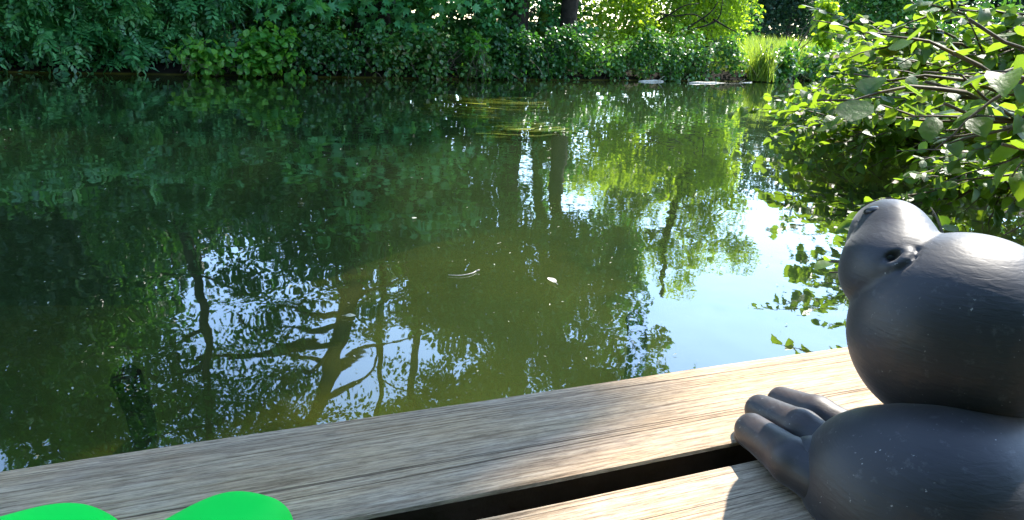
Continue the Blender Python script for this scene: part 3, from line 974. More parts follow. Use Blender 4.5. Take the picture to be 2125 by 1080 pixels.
def clog(tip, heading, label, mir=1):
    """tip = toe tip on the deck; heading = direction the toe points (radians from +y to +x)"""
    e = empty('garden_clog', (tip[0], tip[1], DECK), label, 'clog', 'green clogs')
    e.rotation_euler = (0, 0, -heading)
    # stations from toe (s=0) to heel (s=0.27): half width left, half width right, height
    st = [(0.000, 0.004, 0.004, 0.020), (0.004, 0.017, 0.018, 0.034), (0.012, 0.029, 0.031, 0.046), (0.025, 0.038, 0.040, 0.056), (0.045, 0.045, 0.046, 0.064),
          (0.075, 0.049, 0.048, 0.071), (0.11, 0.049, 0.047, 0.080), (0.14, 0.045, 0.043, 0.087)]
    v, f4 = [], []
    na_ = 17
    for s, wl, wr_, h in st:
        for k in range(na_):
            a = math.pi * k / (na_ - 1)
            cx = math.cos(a)
            w_ = wr_ if cx > 0 else wl
            e2 = 0.72
            x = w_ * math.copysign(abs(cx) ** e2, cx) * mir
            z = 0.016 + (h - 0.016) * abs(math.sin(a)) ** e2
            v.append((x, -s, z))
    for i in range(len(st) - 1):
        for k in range(na_ - 1):
            f4.append((i * na_ + k, i * na_ + k + 1, (i + 1) * na_ + k + 1, (i + 1) * na_ + k))
    me = mesh_np('upper', np.array(v), [np.array(f4)])
    me.materials.append(M['clog'])
    o = bpy.data.objects.new('upper', me)
    md = o.modifiers.new('thick', 'SOLIDIFY'); md.thickness = 0.005; md.offset = -1 * mir
    md = o.modifiers.new('sub', 'SUBSURF'); md.levels = 1; md.render_levels = 2
    link(o, e)
    # foot bed and sole
    out = [(0.0, 0), (0.02, 0.034), (0.05, 0.047), (0.10, 0.050), (0.15, 0.044), (0.20, 0.040), (0.245, 0.034), (0.265, 0.018), (0.27, 0)]
    ring = [(w_, -s) for s, w_ in out] + [(-w_, -s) for s, w_ in out[-2:0:-1]]
    for nm, z0, z1, mat, g_ in (('sole', 0.0006, 0.016, M['sole'], 1.0), ('footbed', 0.0165, 0.026, M['clog'], 0.94)):
        n = len(ring)
        vv = [(x * g_, y * g_ - (1 - g_) * 0.13, z0) for x, y in ring] + [(x * g_, y * g_ - (1 - g_) * 0.13, z1) for x, y in ring]
        vv += [(0, -0.13, z0), (0, -0.13, z1)]
        q = [(i, (i + 1) % n, n + (i + 1) % n, n + i) for i in range(n)]
        t3 = [(2 * n, (i + 1) % n, i) for i in range(n)] + [(2 * n + 1, n + i, n + (i + 1) % n) for i in range(n)]
        me = mesh_np(nm, np.array(vv), [np.array(t3), np.array(q)], smooth=False)
        me.materials.append(mat)
        link(bpy.data.objects.new(nm, me), e)
    # heel strap
    g = Geo()
    arc = [(0.046 * math.cos(a) * mir, -0.14 - 0.115 * math.sin(a), 0.062 + 0.012 * math.sin(a)) for a in np.linspace(0, math.pi, 15)]
    g.tube(arc, 0.006, 6)
    me = mesh_np('heel_strap', np.concatenate(g.v), [np.concatenate(g.f3), np.concatenate(g.f4)])
    me.materials.append(M['clog'])
    link(bpy.data.objects.new('heel_strap', me), e)
    return e


t1 = at(560, 1012, DECK + 0.045); t2 = at(240, 1044, DECK + 0.045)
clog(t1, math.radians(14), 'bright green rubber clog on the dock, the one toward the mole figure', 1)
clog(t2, math.radians(27), 'bright green rubber clog on the dock, the one farther from the mole figure', 1)

# ================================================================== THE FAR BANK
def bank_pt(px, back=0.0, z=None):
    d = ray(px, 160.0)
    y = bank_y(px)
    p = np.array([d[0] / d[1] * y, y])
    # straight inland is about perpendicular to the bank line
    i = np.array([-0.55, 0.83])
    p = p + i * back
    return np.array([p[0], p[1], ground_z(p[0], p[1]) if z is None else z])


def direct_blobs(rects, back):
    """clumps given by photo pixels (x, y, radius px) at the bank's own depth"""
    out = []
    for x, y, r in rects:
        D = bank_y(x) + back
        d = ray(x, y)
        w = D / d[1]
        c = ORG + d * w
        out.append((c, r * w / FPX))
    return out


def mirror_blobs(rects, D):
    out = []
    for x, y, r in rects:
        c = mirrored(x, y, D)
        dist = math.hypot(c[0], c[1])
        out.append((c, r * dist / FPX * 1.02))
    return out


def shrub(name, px, back, rects, per, size, tpl, mat, label, cat='shrub', group=None, stems=6, extra=(), **kw):
    base = bank_pt(px, max(0.15, back + 0.1))
    e = empty(name, base, label, cat, group)
    blobs = direct_blobs(rects, back) + list(extra)
    foliage('foliage', blobs, per, size, tpl, mat, e, **kw)
    g = Geo()
    for k in range(stems):
        c, r_ = blobs[rng.integers(len(blobs))]
        pth = wander(base + [rng.uniform(-.1, .1), rng.uniform(-.1, .1), -0.05], np.asarray(c), 7, 0.12, 0.12)
        g.tube(pth, np.linspace(0.013, 0.004, 7), 5)
    g.build('stems', M['twig'], e, kind='stuff')
    if name == 'bramble_bush':
        g = Geo()
        for k in range(9):
            c, r_ = blobs[rng.integers(len(blobs))]
            c = np.asarray(c)
            f_ = np.array([rng.normal(0, 0.3), -rng.uniform(0.05, 0.3), 0]) + [c[0], c[1], rng.uniform(-0.02, 0.12)]
            g.tube(wander(c + [0, -0.05, 0], f_, 8, 0.2, 0.06), np.linspace(0.004, 0.002, 8), 4)
        g.build('dead_canes', M['twig'], e, kind='stuff')
    return e


def spread(x0, x1, y0, y1, n, r0, r1):
    return [(rng.uniform(x0, x1), rng.uniform(y0, y1), rng.uniform(r0, r1)) for _ in range(n)]


# --- the low growth along the water, from the dark ash sprays to the reeds
shrub('ash_shrub', 60, 0.0, spread(-160, 130, -120, 124, 44, 24, 40), 130, 0.26, T_PI, M['teal'], 'dark drooping ash shrub in the deepest shade, farthest from the reeds', stems=8, up=0.9, droop=0.6)
shrub('ash_shrub', 210, 0.1, spread(110, 275, -60, 122, 34, 22, 36), 150, 0.27, T_PI, M['teal'], 'blue-green ash shrub with long feathery leaves over the dark water', stems=7, up=1.0, droop=0.5)
shrub('ash_shrub', 340, 0.3, spread(270, 480, -90, 104, 32, 24, 38), 140, 0.25, T_PI, M['teal'], 'ash shrub with feathery leaves right above a small bright green bramble', stems=7, up=1.0, droop=0.5)
shrub('bramble_bush', 420, -0.15, spread(365, 470, 92, 138, 16, 12, 22), 420, 0.085, T_OV, M['sun_dapple'], 'small bright green bramble hanging to the water below an ash shrub', stems=7)
shrub('bramble_bush', 560, -0.15, spread(490, 610, 60, 146, 26, 14, 24), 380, 0.085, T_OV, M['sun_dapple'], 'green bramble dipping into the water before the maple sprays', stems=8)
shrub('bramble_bush', 700, -0.1, spread(610, 800, 70, 150, 40, 16, 26), 478, 0.060, T_OV, M['dark'], 'dark bramble in the hollow under the maple sprays', stems=8)
shrub('bramble_bush', 920, -0.05, spread(780, 1010, 80, 160, 52, 14, 26), 551, 0.060, T_OV, M['bramble'], 'leafy bramble between the maple and the big tree trunks', stems=8)
shrub('bramble_bush', 1085, 0.0, spread(1000, 1195, 70, 158, 64, 14, 26), 609, 0.060, T_OV, M['dark'], 'dark low bramble at the foot of the big tree trunks', stems=8)
shrub('bramble_bush', 1260, -0.05, spread(1180, 1345, 78, 158, 40, 12, 24), 609, 0.060, T_OV, M['bramble'], 'glossy bramble on the bank above the short floating log', stems=8)
shrub('bramble_bush', 1430, -0.1, spread(1340, 1535, 72, 158, 46, 12, 24), 609, 0.060, T_OV, M['bramble'], 'glossy bramble on the bank above the long floating log', stems=9)
shrub('hawthorn_shrub', 1245, 0.9, spread(1180, 1340, -90, 92, 52, 20, 34), 280, 0.085, T_RH, M['bright'], 'yellow-green leafy shrub right beside the big tree trunks', stems=8)
shrub('hawthorn_shrub', 1420, 1.3, spread(1320, 1560, -100, 88, 66, 20, 34), 280, 0.09, T_RH, M['bright'], 'sunlit yellow-green shrub with dark bare branches behind the glossy bramble', stems=10)
shrub('hazel_sapling', 1712, 1.0, [(1716 + rng.uniform(-22, 22) * (0.25 + k / 16), 6 + k * 6.5, rng.uniform(12, 20)) for k in range(17)], 240, 0.13, T_OV, M['bright'], 'young bright green sapling beside the pale pole', 'sapling', stems=5)
shrub('bramble_bush', 1640, -0.2, spread(1585, 1730, 108, 160, 26, 12, 22), 330, 0.10, T_OV, M['bramble'], 'shaded bramble on the bank beyond the reeds', stems=6)
shrub('bramble_bush', 1850, -0.2, spread(1730, 2000, 90, 172, 40, 16, 26), 260, 0.11, T_OV, M['bramble'], 'far bramble seen through the overhanging hazel leaves', stems=6)

shrub('hawthorn_shrub', 1300, 2.6, spread(1150, 1420, -120, 70, 50, 26, 42), 200, 0.10, T_RH, M['bramble'], 'green shrub at the back, behind the shrub beside the big trunks', stems=8)
shrub('hawthorn_shrub', 1520, 3.0, spread(1400, 1580, -120, 80, 40, 26, 42), 200, 0.10, T_RH, M['bright'], 'sunlit shrub at the back, behind the one with dark bare branches', stems=8)

shrub('ivy_growth', 1100, 0.7, spread(1000, 1050, -60, 70, 12, 12, 22) + spread(1075, 1100, -40, 70, 5, 8, 14) + spread(1125, 1165, -60, 60, 8, 10, 18) + spread(1185, 1215, -60, 80, 10, 14, 22), 380, 0.075, T_OV, M['maple'], 'ivy and hanging leaves in front of the big tree trunks', 'ivy', stems=10)

shrub('bramble_bush', 985, -0.2, spread(968, 1004, 76, 122, 12, 8, 16), 460, 0.08, T_OV, M['sun_dapple'], 'small green sprig with sun dapple in its colour in front of the leafy bramble', stems=4)

# reed clump
def blades(name, base_px, n, h, spreadr, mat, label, cat, back=-0.1, group=None, wide=1.0, kind=None):
    b = bank_pt(base_px, back, 0.02)
    e = empty(name, b, label, cat, group)
    pos = b + np.stack([rng.normal(0, spreadr, n), rng.normal(0, spreadr * 0.6, n), np.zeros(n)], 1)
    lean = np.stack([rng.normal(0, 0.22, n), rng.normal(0, 0.22, n), np.ones(n)], 1)
    nn = np.stack([rng.normal(0, 1, n), rng.normal(0, 1, n), np.full(n, 0.1)], 1)
    tv, tf = tpl_blade(0.28, 0.012 * wide)
    v_, f_ = leaf_arrays(pos, lean, nn, rng.uniform(0.55, 1.1, n) * h, (tv, tf))
    part('blades', v_, [f_], mat, e, smooth=False, kind='stuff')
    return e


blades('reed_clump', 1568, 200, 0.85, 0.15, M['grass'], 'upright clump of bright green reeds at the waterline', 'reeds')

# grass on the sunlit bank behind the reeds
gp = []
while len(gp) < 12000:
    px = rng.uniform(1480, 1760, 4000)
    bk = rng.uniform(0.2, 9, 4000) ** 1.0
    for a, b in zip(px[:1500], bk[:1500]):
        q = bank_pt(a, 0, 0)
        gp.append((q[0] + 0.35 * b - 0.2, q[1] + b))
gp = np.array(gp[:12000])
l_ = sdist(gp, FAR)
gp = gp[l_ > 0.1]
gz = np.array([0.22 * min(1, k / 0.35) + 0.35 * min(1, max(0, (k - 0.3) / 5)) ** 0.8 for k in sdist(gp, FAR)])
n = len(gp)
v, f = leaf_arrays(np.column_stack([gp, gz - 0.03]), np.stack([rng.normal(0, .25, n), rng.normal(0, .25, n), np.ones(n)], 1), rng.standard_normal((n, 3)) * [1, 1, .1], rng.uniform(0.14, 0.42, n) * rng.uniform(0.6, 1.3, n), tpl_blade(0.3, 0.016))
tag(part('meadow_grass', v, [f], M['grass'], smooth=False), 'tall sunlit grass on the bank behind the reeds', 'grass', kind='stuff')

# floating logs and drift wood
def log(pa, pb, r, label, tilt=0.0):
    a, b = at(*pa, 0.0), at(*pb, 0.0)
    c = (a + b) / 2
    e = empty('floating_log', c, label, 'log')
    g = Geo()
    pth = wander(a + [0, 0, r * 0.25], b + [0, 0, r * 0.35], 9, 0.03)
    g.tube(pth, r * np.array([0.6, 0.9, 1, 1.05, 1, 0.95, 0.9, 0.8, 0.5]), 10, True, 0.05)
    g.build('trunk_wood', M['deadwood'], e)
    g = Geo()
    g.tube(wander(pth[6], pth[6] + [0.12, -0.05, 0.10], 4, 0.05), [r * .4, r * .3, r * .2, r * .1], 6)
    g.build('branch_stub', M['deadwood'], e)


log((1326, 170), (1376, 170), 0.024, 'short bleached log floating below the glossy bramble')
log((1430, 173), (1560, 172), 0.020, 'long thin bleached log floating in front of the reeds')

# submerged weed streaks, just under the surface
def weed(pts, n, label):
    P = [at(x, y, -0.04) for x, y in pts]
    c = sum(P) / len(P)
    e = empty('water_weed', (c[0], c[1], -0.05), label, 'water weed')
    g = Geo()
    path = smooth_path(P, 12)
    for k in range(n):
        o = np.array([rng.normal(0, 0.06), rng.normal(0, 0.16), rng.uniform(-0.06, 0.03)])
        a, b = sorted(rng.uniform(0, 1, 2)); i0, i1 = int(a * 8), int(b * 8) + 4
        q = path[i0:i1] + o + np.cumsum(rng.normal(0, 0.012, (i1 - i0, 3)), 0) * [1, 1, 0.1]
        g.tube(q, 0.010, 4, False)
    g.build('strands', M['weed'], e, kind='stuff')


weed([(905, 205), (980, 213), (1060, 218), (1150, 216)], 70, 'long yellow-green weed strands just under the surface in midstream')
weed([(880, 222), (960, 228), (1040, 231)], 45, 'olive weed strands under water nearer the dock than the long yellow ones')
weed([(1010, 272), (1080, 275), (1170, 268)], 80, 'yellow weed bed under the sunlit patch of water')

# --- trees
def tree(name, foot, trunk_ctrl, r0, blobs, per, size, tpl, mat, label, r1=None, limbs=10, cat='tree', moss=False, group=None, keep=None, more=(), trunk_n=18, droop=0.35, ngon=10, high=(), limb_r=0.42):
    e = empty(name, foot, label, cat, group)
    path = smooth_path([np.asarray(foot) + [0, 0, -0.12]] + [np.asarray(c) for c in trunk_ctrl], trunk_n)
    g = Geo()
    rad = np.linspace(r0, r0 * 0.3 if r1 is None else r1, trunk_n)
    rad[0] *= 1.35
    g.tube(path, rad, ngon, True, 0.05)
    g.build('trunk', M['bark'], e)
    g = Geo()
    for k in range(limbs):
        c, r_ = blobs[rng.integers(len(blobs))]
        i = min(trunk_n - 2, max(int(trunk_n * 0.35), int(np.argmin(np.abs(path[:, 2] - (c[2] - 0.3 * np.linalg.norm(np.asarray(c)[:2] - path[-1][:2])))))))
        pth = wander(path[i], np.asarray(c), 8, 0.14, 0.08)
        if keep is not None and not keep(pth).all(): continue
        gl_ = Geo(); gl_.tube(pth, np.linspace(rad[i] * limb_r, 0.01, 8), 6); gl_.build('limb', M['bark'], e)
        for q in range(2):
            j = rng.integers(3, 7)
            g.tube(wander(pth[j], pth[j] + rng.normal(0, 0.45, 3) * max(0.5, np.max(r_)), 5, 0.15), np.linspace(0.016, 0.004, 5), 4)
    for pth, ra, rb in more:
        gl_ = Geo(); gl_.tube(pth, np.linspace(ra, rb, len(pth)), 7); gl_.build('limb', M['bark'], e)
    if g.n: g.build('twigs', M['bark'], e, kind='stuff')
    if len(high):
        foliage('high_crown', high, 55, 0.26, T_RH, mat, e, keep=keep, droop=droop)
    if len(blobs):
        foliage('crown', blobs, per, size, tpl, mat, e, keep=keep, droop=droop)
    return e


def shaded_ok(lit):
    """keep-function: drop leaves whose sun shadow would fall on the given sunlit spots (x, y, z, radius)"""
    def keep(p):
        ok = np.ones(len(p), bool)
        for x, y, z, r_ in lit:
            t = (p[:, 2] - z) / SUN[2]
            q = p - t[:, None] * SUN
            ok &= (q[:, 0] - x) ** 2 + (q[:, 1] - y) ** 2 > r_ * r_
        return ok
    return keep


LIT = [(0.15, 2.3, -0.25, 0.62), (0.12, 3.2, -0.5, 0.7), (-0.2, 2.9, -0.4, 0.55), (0.0, 4.2, -0.4, 0.6), (0.33, 1.0, 0.4, 0.26), (0.42, 0.78, 0.5, 0.30), (0.30, 0.62, 0.4, 0.26), (0.62, 1.05, 0.4, 0.42), (0.10, 0.62, 0.4, 0.16), (0.18, 1.75, -0.4, 0.55), (0.45, 2.6, -0.4, 0.5), (-0.2, 5.4, -0.4, 0.8), (0.3, 8.0, -0.4, 1.2), (1.5, 10, -0.4, 1.6)]
KEEP = shaded_ok(LIT)

# maple over the water: 300 biggest leaves are single pieces, the rest one mass
mfoot = bank_pt(800, 0.9)
mb = direct_blobs([(800, 18, 34), (850, 30, 30), (770, 40, 22), (840, 66, 28), (872, 96, 20), (880, 60, 22), (640, 4, 30), (680, 10, 26), (720, 22, 22), (590, 14, 26), (560, 2, 28), (900, 20, 24), (690, 24, 18), (830, -20, 40), (740, -30, 40), (620, -40, 40), (880, -40, 40)], 0.2)
top = mirror_blobs(spread(520, 960, 330, 480, 26, 26, 44), 11.6)
mt = tree('maple_tree', mfoot, [mfoot + [-0.1, 0, 1.2], mfoot + [-0.3, 0.1, 2.6], mfoot + [-0.2, 0.1, 3.8]], 0.09, top, 120, 0.15, T_MA, M['maple'], 'maple with broad five-lobed leaves arching low over the water', limbs=12)
p, t, nn, s = blob_leaves(mb, 210, 0.15, 0.55, 1.1, 0.35)
order = np.argsort(p[:, 1])
o1, o2 = order[:240], order[240:]
v, f = leaf_arrays(p[o2], t[o2], nn[o2], s[o2], T_MA)
part('low_foliage', v, [f], M['maple'], mt, smooth=False, kind='stuff')
g = Geo()
for c, r_ in mb:
    g.tube(wander(mfoot + [0, 0, rng.uniform(0.7, 1.6)], c, 8, 0.1, 0.1), np.linspace(0.02, 0.005, 8), 5)
g.build('low_branches', M['bark'], mt, kind='stuff')


def leaf_objects(pos, tip, nrm, size, tpl, mat, parent):
    mes = []
    for tv, tf in (tpl if isinstance(tpl, list) else [tpl]):
        me = mesh_np('leaf', tv, [tf], smooth=True)
        me.materials.append(mat)
        mes.append(me)
    x, y, z = leaf_axes(tip, nrm)
    base = np.array(parent.location)
    for i in range(len(pos)):
        o = bpy.data.objects.new('leaf', mes[i % len(mes)])
        S = size[i]
        q = pos[i] - base
        o.parent = parent
        o.matrix_local = Matrix(((x[i][0] * S, y[i][0] * S, z[i][0] * S, q[0]), (x[i][1] * S, y[i][1] * S, z[i][1] * S, q[1]), (x[i][2] * S, y[i][2] * S, z[i][2] * S, q[2]), (0, 0, 0, 1)))
        COL.objects.link(o)


leaf_objects(p[o1], t[o1], nn[o1], s[o1], T_MA, M['maple'], mt)

# the big trunks in the middle of the far bank
def up_at(px, D, zs, lean):
    d = ray(px, 120.0)
    x = d[0] / d[1] * D
    return [np.array([x + lean * z, D, z]) for z in zs]


def centre_tree(px, D, lean, r0, blobs, label, limbs=10, h=11, per=520, keep=KEEP, high=()):
    q = up_at(px, D, (0.2, 1.2, 2.6, 5.0, 8.0, h), lean)
    q[3] = q[3] + [0.2, 0, 0]; q[4] = q[4] + [0.1, 0.2, 0]
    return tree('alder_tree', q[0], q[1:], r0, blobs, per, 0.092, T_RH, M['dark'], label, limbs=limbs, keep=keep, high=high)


def vol(cx, cy, cz, rx, ry, rz, n, r0, r1):
    out = []
    for _ in range(n):
        d = norm(rng.standard_normal(3)) * rng.random() ** 0.4
        out.append((np.array([cx + d[0] * rx, cy + d[1] * ry, cz + d[2] * rz]), rng.uniform(r0, r1)))
    return out


centre_tree(1062, 13.6, 0.04, 0.24, mirror_blobs(spread(860, 1230, 440, 660, 52, 34, 60) + spread(880, 1080, 640, 860, 14, 30, 52), 13.0), 'thickest dark tree trunk on the far bank, at the brambles', high=vol(-0.5, 13.5, 9.5, 3.2, 2.2, 2.6, 55, 0.6, 1.0))
centre_tree(1112, 13.9, 0.10, 0.13, mirror_blobs(spread(1000, 1270, 590, 840, 48, 32, 56) + spread(1190, 1310, 470, 600, 12, 26, 40) + spread(1330, 1510, 690, 800, 12, 16, 30) + spread(1240, 1370, 570, 800, 16, 24, 38), 13.4), 'mossy leaning tree trunk between the two dark ones', high=vol(1.4, 14, 9.4, 1.8, 2, 1.6, 22, 0.5, 0.9) + vol(4.0, 15.2, 11.2, 2.4, 1.8, 1.9, 46, 0.5, 0.9))  # second high crown is added, unseen, to shade the left water
centre_tree(1172, 13.8, 0.02, 0.17, mirror_blobs(spread(1120, 1330, 480, 680, 24, 26, 46), 13.6), 'dark tree trunk beside the yellow-green shrub', limbs=7)
# moss sheets on the leaning trunk's sunny side
for o in list(bpy.data.objects):
    if o.name.startswith('trunk') and o.parent and 'mossy' in o.parent.get('label', ''):
        o.data.materials.clear(); o.data.materials.append(M['moss'])

# left woods
tf = bank_pt(90, 4.4)
tree('ash_tree', tf, [tf + [0.2, 0, 2], tf + [0, 0.1, 5], tf + [0.3, 0, 9]], 0.2, mirror_blobs(spread(-180, 260, 300, 960, 90, 50, 90), 12.6), 340, 0.11, T_RH, M['dark'], 'tall dense ash tree in shade behind the feathery ash shrubs', limbs=14, high=vol(-6.5, 11.5, 9.5, 2.5, 2, 2.0, 30, 0.7, 1.0))
tf = bank_pt(430, 1.8)
tree('ash_tree', tf, [tf + [-0.2, 0, 1.5], tf + [0.1, 0.1, 4], tf + [-0.2, 0, 7.5]], 0.13, mirror_blobs(spread(240, 560, 300, 500, 40, 44, 70) + spread(150, 560, 690, 960, 30, 30, 60) + spread(460, 620, 520, 640, 8, 24, 40) + spread(230, 330, 520, 620, 6, 24, 36), 11.6), 420, 0.09, T_RH, M['dark'], 'slimmer ash tree with sky showing through its crown behind the small bramble', limbs=14, high=vol(-4.2, 12, 9.5, 2.2, 1.6, 1.6, 22, 0.6, 0.9))

# the leaning tree whose dark limbs mirror near the dock
D = 12.0
lean = [mirrored(x, y, D) for x, y in ((745, 520), (722, 640), (702, 720), (668, 830), (630, 950), (600, 1060))]
tf = np.array([lean[0][0] + 0.35, D, 0.35])
br = []
for pts, ra, rb in (([(706, 716), (640, 712), (560, 735), (480, 748), (390, 742), (300, 760)], 0.06, 0.012), ([(690, 760), (640, 740), (590, 725), (540, 690), (490, 660)], 0.045, 0.01),
                    ([(668, 830), (720, 806), (752, 788), (776, 752), (790, 700)], 0.05, 0.014), ([(690, 765), (740, 735), (800, 715), (860, 700)], 0.04, 0.01), ([(700, 725), (650, 770), (600, 775), (530, 790)], 0.035, 0.01),
                    ([(725, 625), (770, 600), (820, 570), (850, 540)], 0.045, 0.012), ([(648, 885), (590, 880), (520, 900), (430, 905)], 0.04, 0.01)):
    br.append((smooth_path([mirrored(x, y, D + rng.uniform(-.2, .2)) for x, y in pts], 14), ra, rb))
bl = mirror_blobs(spread(560, 760, 470, 590, 22, 30, 50) + spread(380, 640, 780, 960, 24, 26, 46) + spread(540, 660, 580, 690, 14, 18, 32) + spread(330, 520, 690, 770, 8, 18, 30) + spread(560, 690, 690, 800, 6, 14, 24) + spread(730, 860, 640, 700, 6, 16, 26) + spread(640, 860, 860, 1060, 18, 30, 50), D)
sparse = mirror_blobs(spread(250, 880, 530, 920, 60, 30, 60), D + 0.3)
tree('alder_tree', tf, lean, 0.17, bl, 460, 0.082, T_RH, M['dark'], 'leaning tree with long bare dark limbs against gaps of sky', r1=0.10, limbs=6, more=br, keep=KEEP, high=vol(-3.5, 12.4, 9.4, 2.6, 1.8, 1.2, 26, 0.5, 0.9))
lt = [o for o in bpy.data.objects if o.name.startswith('alder_tree') and 'leaning tree with' in o.get('label', '')][0]
foliage('outer_sprays', sparse, 110, 0.075, T_RH, M['dark'], lt)
for x, r_, lb in ((792, 0.075, 'thin straight tree trunk just behind the leaning tree'), (862, 0.095, 'straight tree trunk behind the maple, the stouter of the thin pair')):
    D = 13.2
    q = [mirrored(x + dx, y, D) for dx, y in ((6, 420), (2, 560), (0, 700), (-4, 860), (-8, 1060))]
    tf = np.array([q[0][0], D, 0.4])
    tree('alder_tree', tf, q, r_, mirror_blobs(spread(x - 60, x + 120, 430, 560, 14, 30, 48) + spread(x - 20, x + 130, 560, 690, 12, 18, 34) + spread(x, x + 150, 760, 1000, 12, 26, 44), D), 460, 0.082, T_RH, M['dark'], lb, r1=r_ * 0.6, limbs=6, keep=KEEP)

# sunlit tree left of the open sky
tf = np.array([4.0, 18.2, 0.5])
bl = mirror_blobs(spread(1230, 1480, 300, 470, 46, 26, 44) + spread(1260, 1440, 470, 600, 26, 22, 38) + spread(1440, 1545, 430, 545, 18, 18, 30) + spread(1480, 1575, 400, 450, 8, 14, 22), 18.2)
tree('willow_tree', tf, [tf + [0.1, 0, 1.5], tf + [-0.3, 0, 3.2], tf + [-0.2, 0, 5.0]], 0.16, bl, 340, 0.09, T_RH, M['bright'], 'sunlit yellow-green tree standing next to the open sky', limbs=16)
# dark bare branches in front of it
e = empty('fallen_branch', bank_pt(1440, 0.8), 'dark bare fallen branch in front of the sunlit yellow-green shrub', 'branch')
g = Geo()
for pts in ([(1410, 62), (1450, 58), (1490, 40), (1500, 0)], [(1362, 45), (1390, 30), (1420, 12), (1450, 8)], [(1420, 62), (1470, 30), (1490, 5)], [(1370, 28), (1400, 34), (1440, 30), (1470, 48)], [(1480, 40), (1505, 55), (1530, 68)]):
    q = []
    for x, y in pts:
        d = ray(x, y); q.append(ORG + d * ((bank_y(1440) + 0.5) / d[1]))
    g.tube(smooth_path(q, 10), np.linspace(0.022, 0.009, 10), 6)
g.build('boughs', M['bark'], e, kind='stuff')

# backing woods: fill the darkness behind the left bank
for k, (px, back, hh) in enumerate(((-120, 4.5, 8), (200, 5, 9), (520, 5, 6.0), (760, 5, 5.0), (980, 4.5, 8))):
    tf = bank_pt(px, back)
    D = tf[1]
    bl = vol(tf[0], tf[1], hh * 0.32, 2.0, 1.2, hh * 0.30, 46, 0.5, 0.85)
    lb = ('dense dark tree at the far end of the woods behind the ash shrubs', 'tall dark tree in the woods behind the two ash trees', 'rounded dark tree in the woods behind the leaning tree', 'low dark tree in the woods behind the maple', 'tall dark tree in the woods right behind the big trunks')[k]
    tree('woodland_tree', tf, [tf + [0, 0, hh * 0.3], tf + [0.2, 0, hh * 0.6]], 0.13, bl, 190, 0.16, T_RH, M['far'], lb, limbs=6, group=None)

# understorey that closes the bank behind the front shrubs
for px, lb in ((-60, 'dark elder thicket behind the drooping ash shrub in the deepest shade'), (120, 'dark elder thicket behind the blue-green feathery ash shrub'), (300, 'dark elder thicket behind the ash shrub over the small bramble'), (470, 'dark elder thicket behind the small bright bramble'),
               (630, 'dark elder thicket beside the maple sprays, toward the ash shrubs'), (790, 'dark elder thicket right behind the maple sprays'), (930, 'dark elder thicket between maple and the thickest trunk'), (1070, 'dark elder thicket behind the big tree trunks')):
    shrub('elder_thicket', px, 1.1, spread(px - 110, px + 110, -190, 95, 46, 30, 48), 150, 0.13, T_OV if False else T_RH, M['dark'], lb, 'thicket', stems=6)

# distant trees beyond the meadow
far_spec = [(1560, 46, 470, 44), (1625, 58, 425, 60), (1690, 55, 452, 58), (1770, 50, 480, 62), (1860, 48, 470, 66), (1960, 46, 440, 70), (2080, 44, 430, 76)]
lbs = ['distant tree right behind the sunlit yellow-green tree', 'distant tree under the low notch of open sky', 'distant tree behind the pale pole', 'distant tree just beyond the pale pole', 'distant tree behind the tip of the overhanging hazel', 'distant tree hidden behind the thick of the hazel', 'distant tree at the end of the row behind the hazel']
for (px, D, ytop, w), lb in zip(far_spec, lbs):
    top = mirrored(px, ytop, D)[2]
    x = ray(px, 100)[0] / ray(px, 100)[1] * D
    tf = np.array([x, D, 0.57])
    rr_ = w * D / FPX
    bl = vol(x, D, top * 0.52, rr_ * 1.1, rr_ * 0.9, top * 0.46, 46, rr_ * 0.30, rr_ * 0.5)
    bl = [(c, r_) for c, r_ in bl if c[2] + r_ < top * 1.02]
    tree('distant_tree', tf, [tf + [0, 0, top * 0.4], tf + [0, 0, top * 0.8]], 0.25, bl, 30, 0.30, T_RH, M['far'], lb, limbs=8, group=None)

for px, D, mk, lb in ((1500, 27, 'bramble', 'hedge clump in the meadow behind the sunlit yellow-green tree'), (1570, 33, 'far', 'dark hedge clump in the meadow above the reeds'), (1630, 31, 'far', 'dark hedge clump in the meadow between reeds and pale pole'), (1690, 34, 'far', 'dark hedge clump in the meadow right behind the pale pole'), (1770, 30, 'bramble', 'hedge clump in the meadow beyond the pale pole'), (1880, 30, 'bramble', 'hedge clump in the meadow behind the overhanging hazel')):
    d = ray(px, 90); b = np.array([d[0] / d[1] * D, D, 0.57])
    e = empty('hedge_clump', b, lb, 'hedge')
    bl = []
    for _ in range(34):
        w = D / ray(px, 60)[1]
        c = deep(px + rng.uniform(-60, 60), rng.uniform(-60, 84), w)
        if c[2] > 0.4: bl.append((c, rng.uniform(0.35, 0.6)))
    foliage('foliage', bl, 110, 0.17, T_RH, M[mk], e)
    g = Geo()
    for k in range(5):
        g.tube(wander(b, bl[rng.integers(len(bl))][0], 6, 0.1), np.linspace(0.05, 0.01, 6), 5)
    g.build('stems', M['twig'], e, kind='stuff')

# pale pole
D = 24.0
d = ray(1702, 60); b = np.array([d[0] / d[1] * D, D, 0.5])
e = empty('metal_pole', b, 'thin pale metal pole beside the young sapling', 'pole')
g = Geo(); g.tube([b + [0, 0, -0.3], b + [0, 0, 3], b + [0, 0, 4.2]], [0.04, 0.034, 0.03], 10); g.build('shaft', M['pole'], e)
g = Geo(); g.tube([b + [0, 0, 4.2], b + [0, 0, 4.3]], [0.045, 0.03], 10); g.build('cap', M['pole'], e)

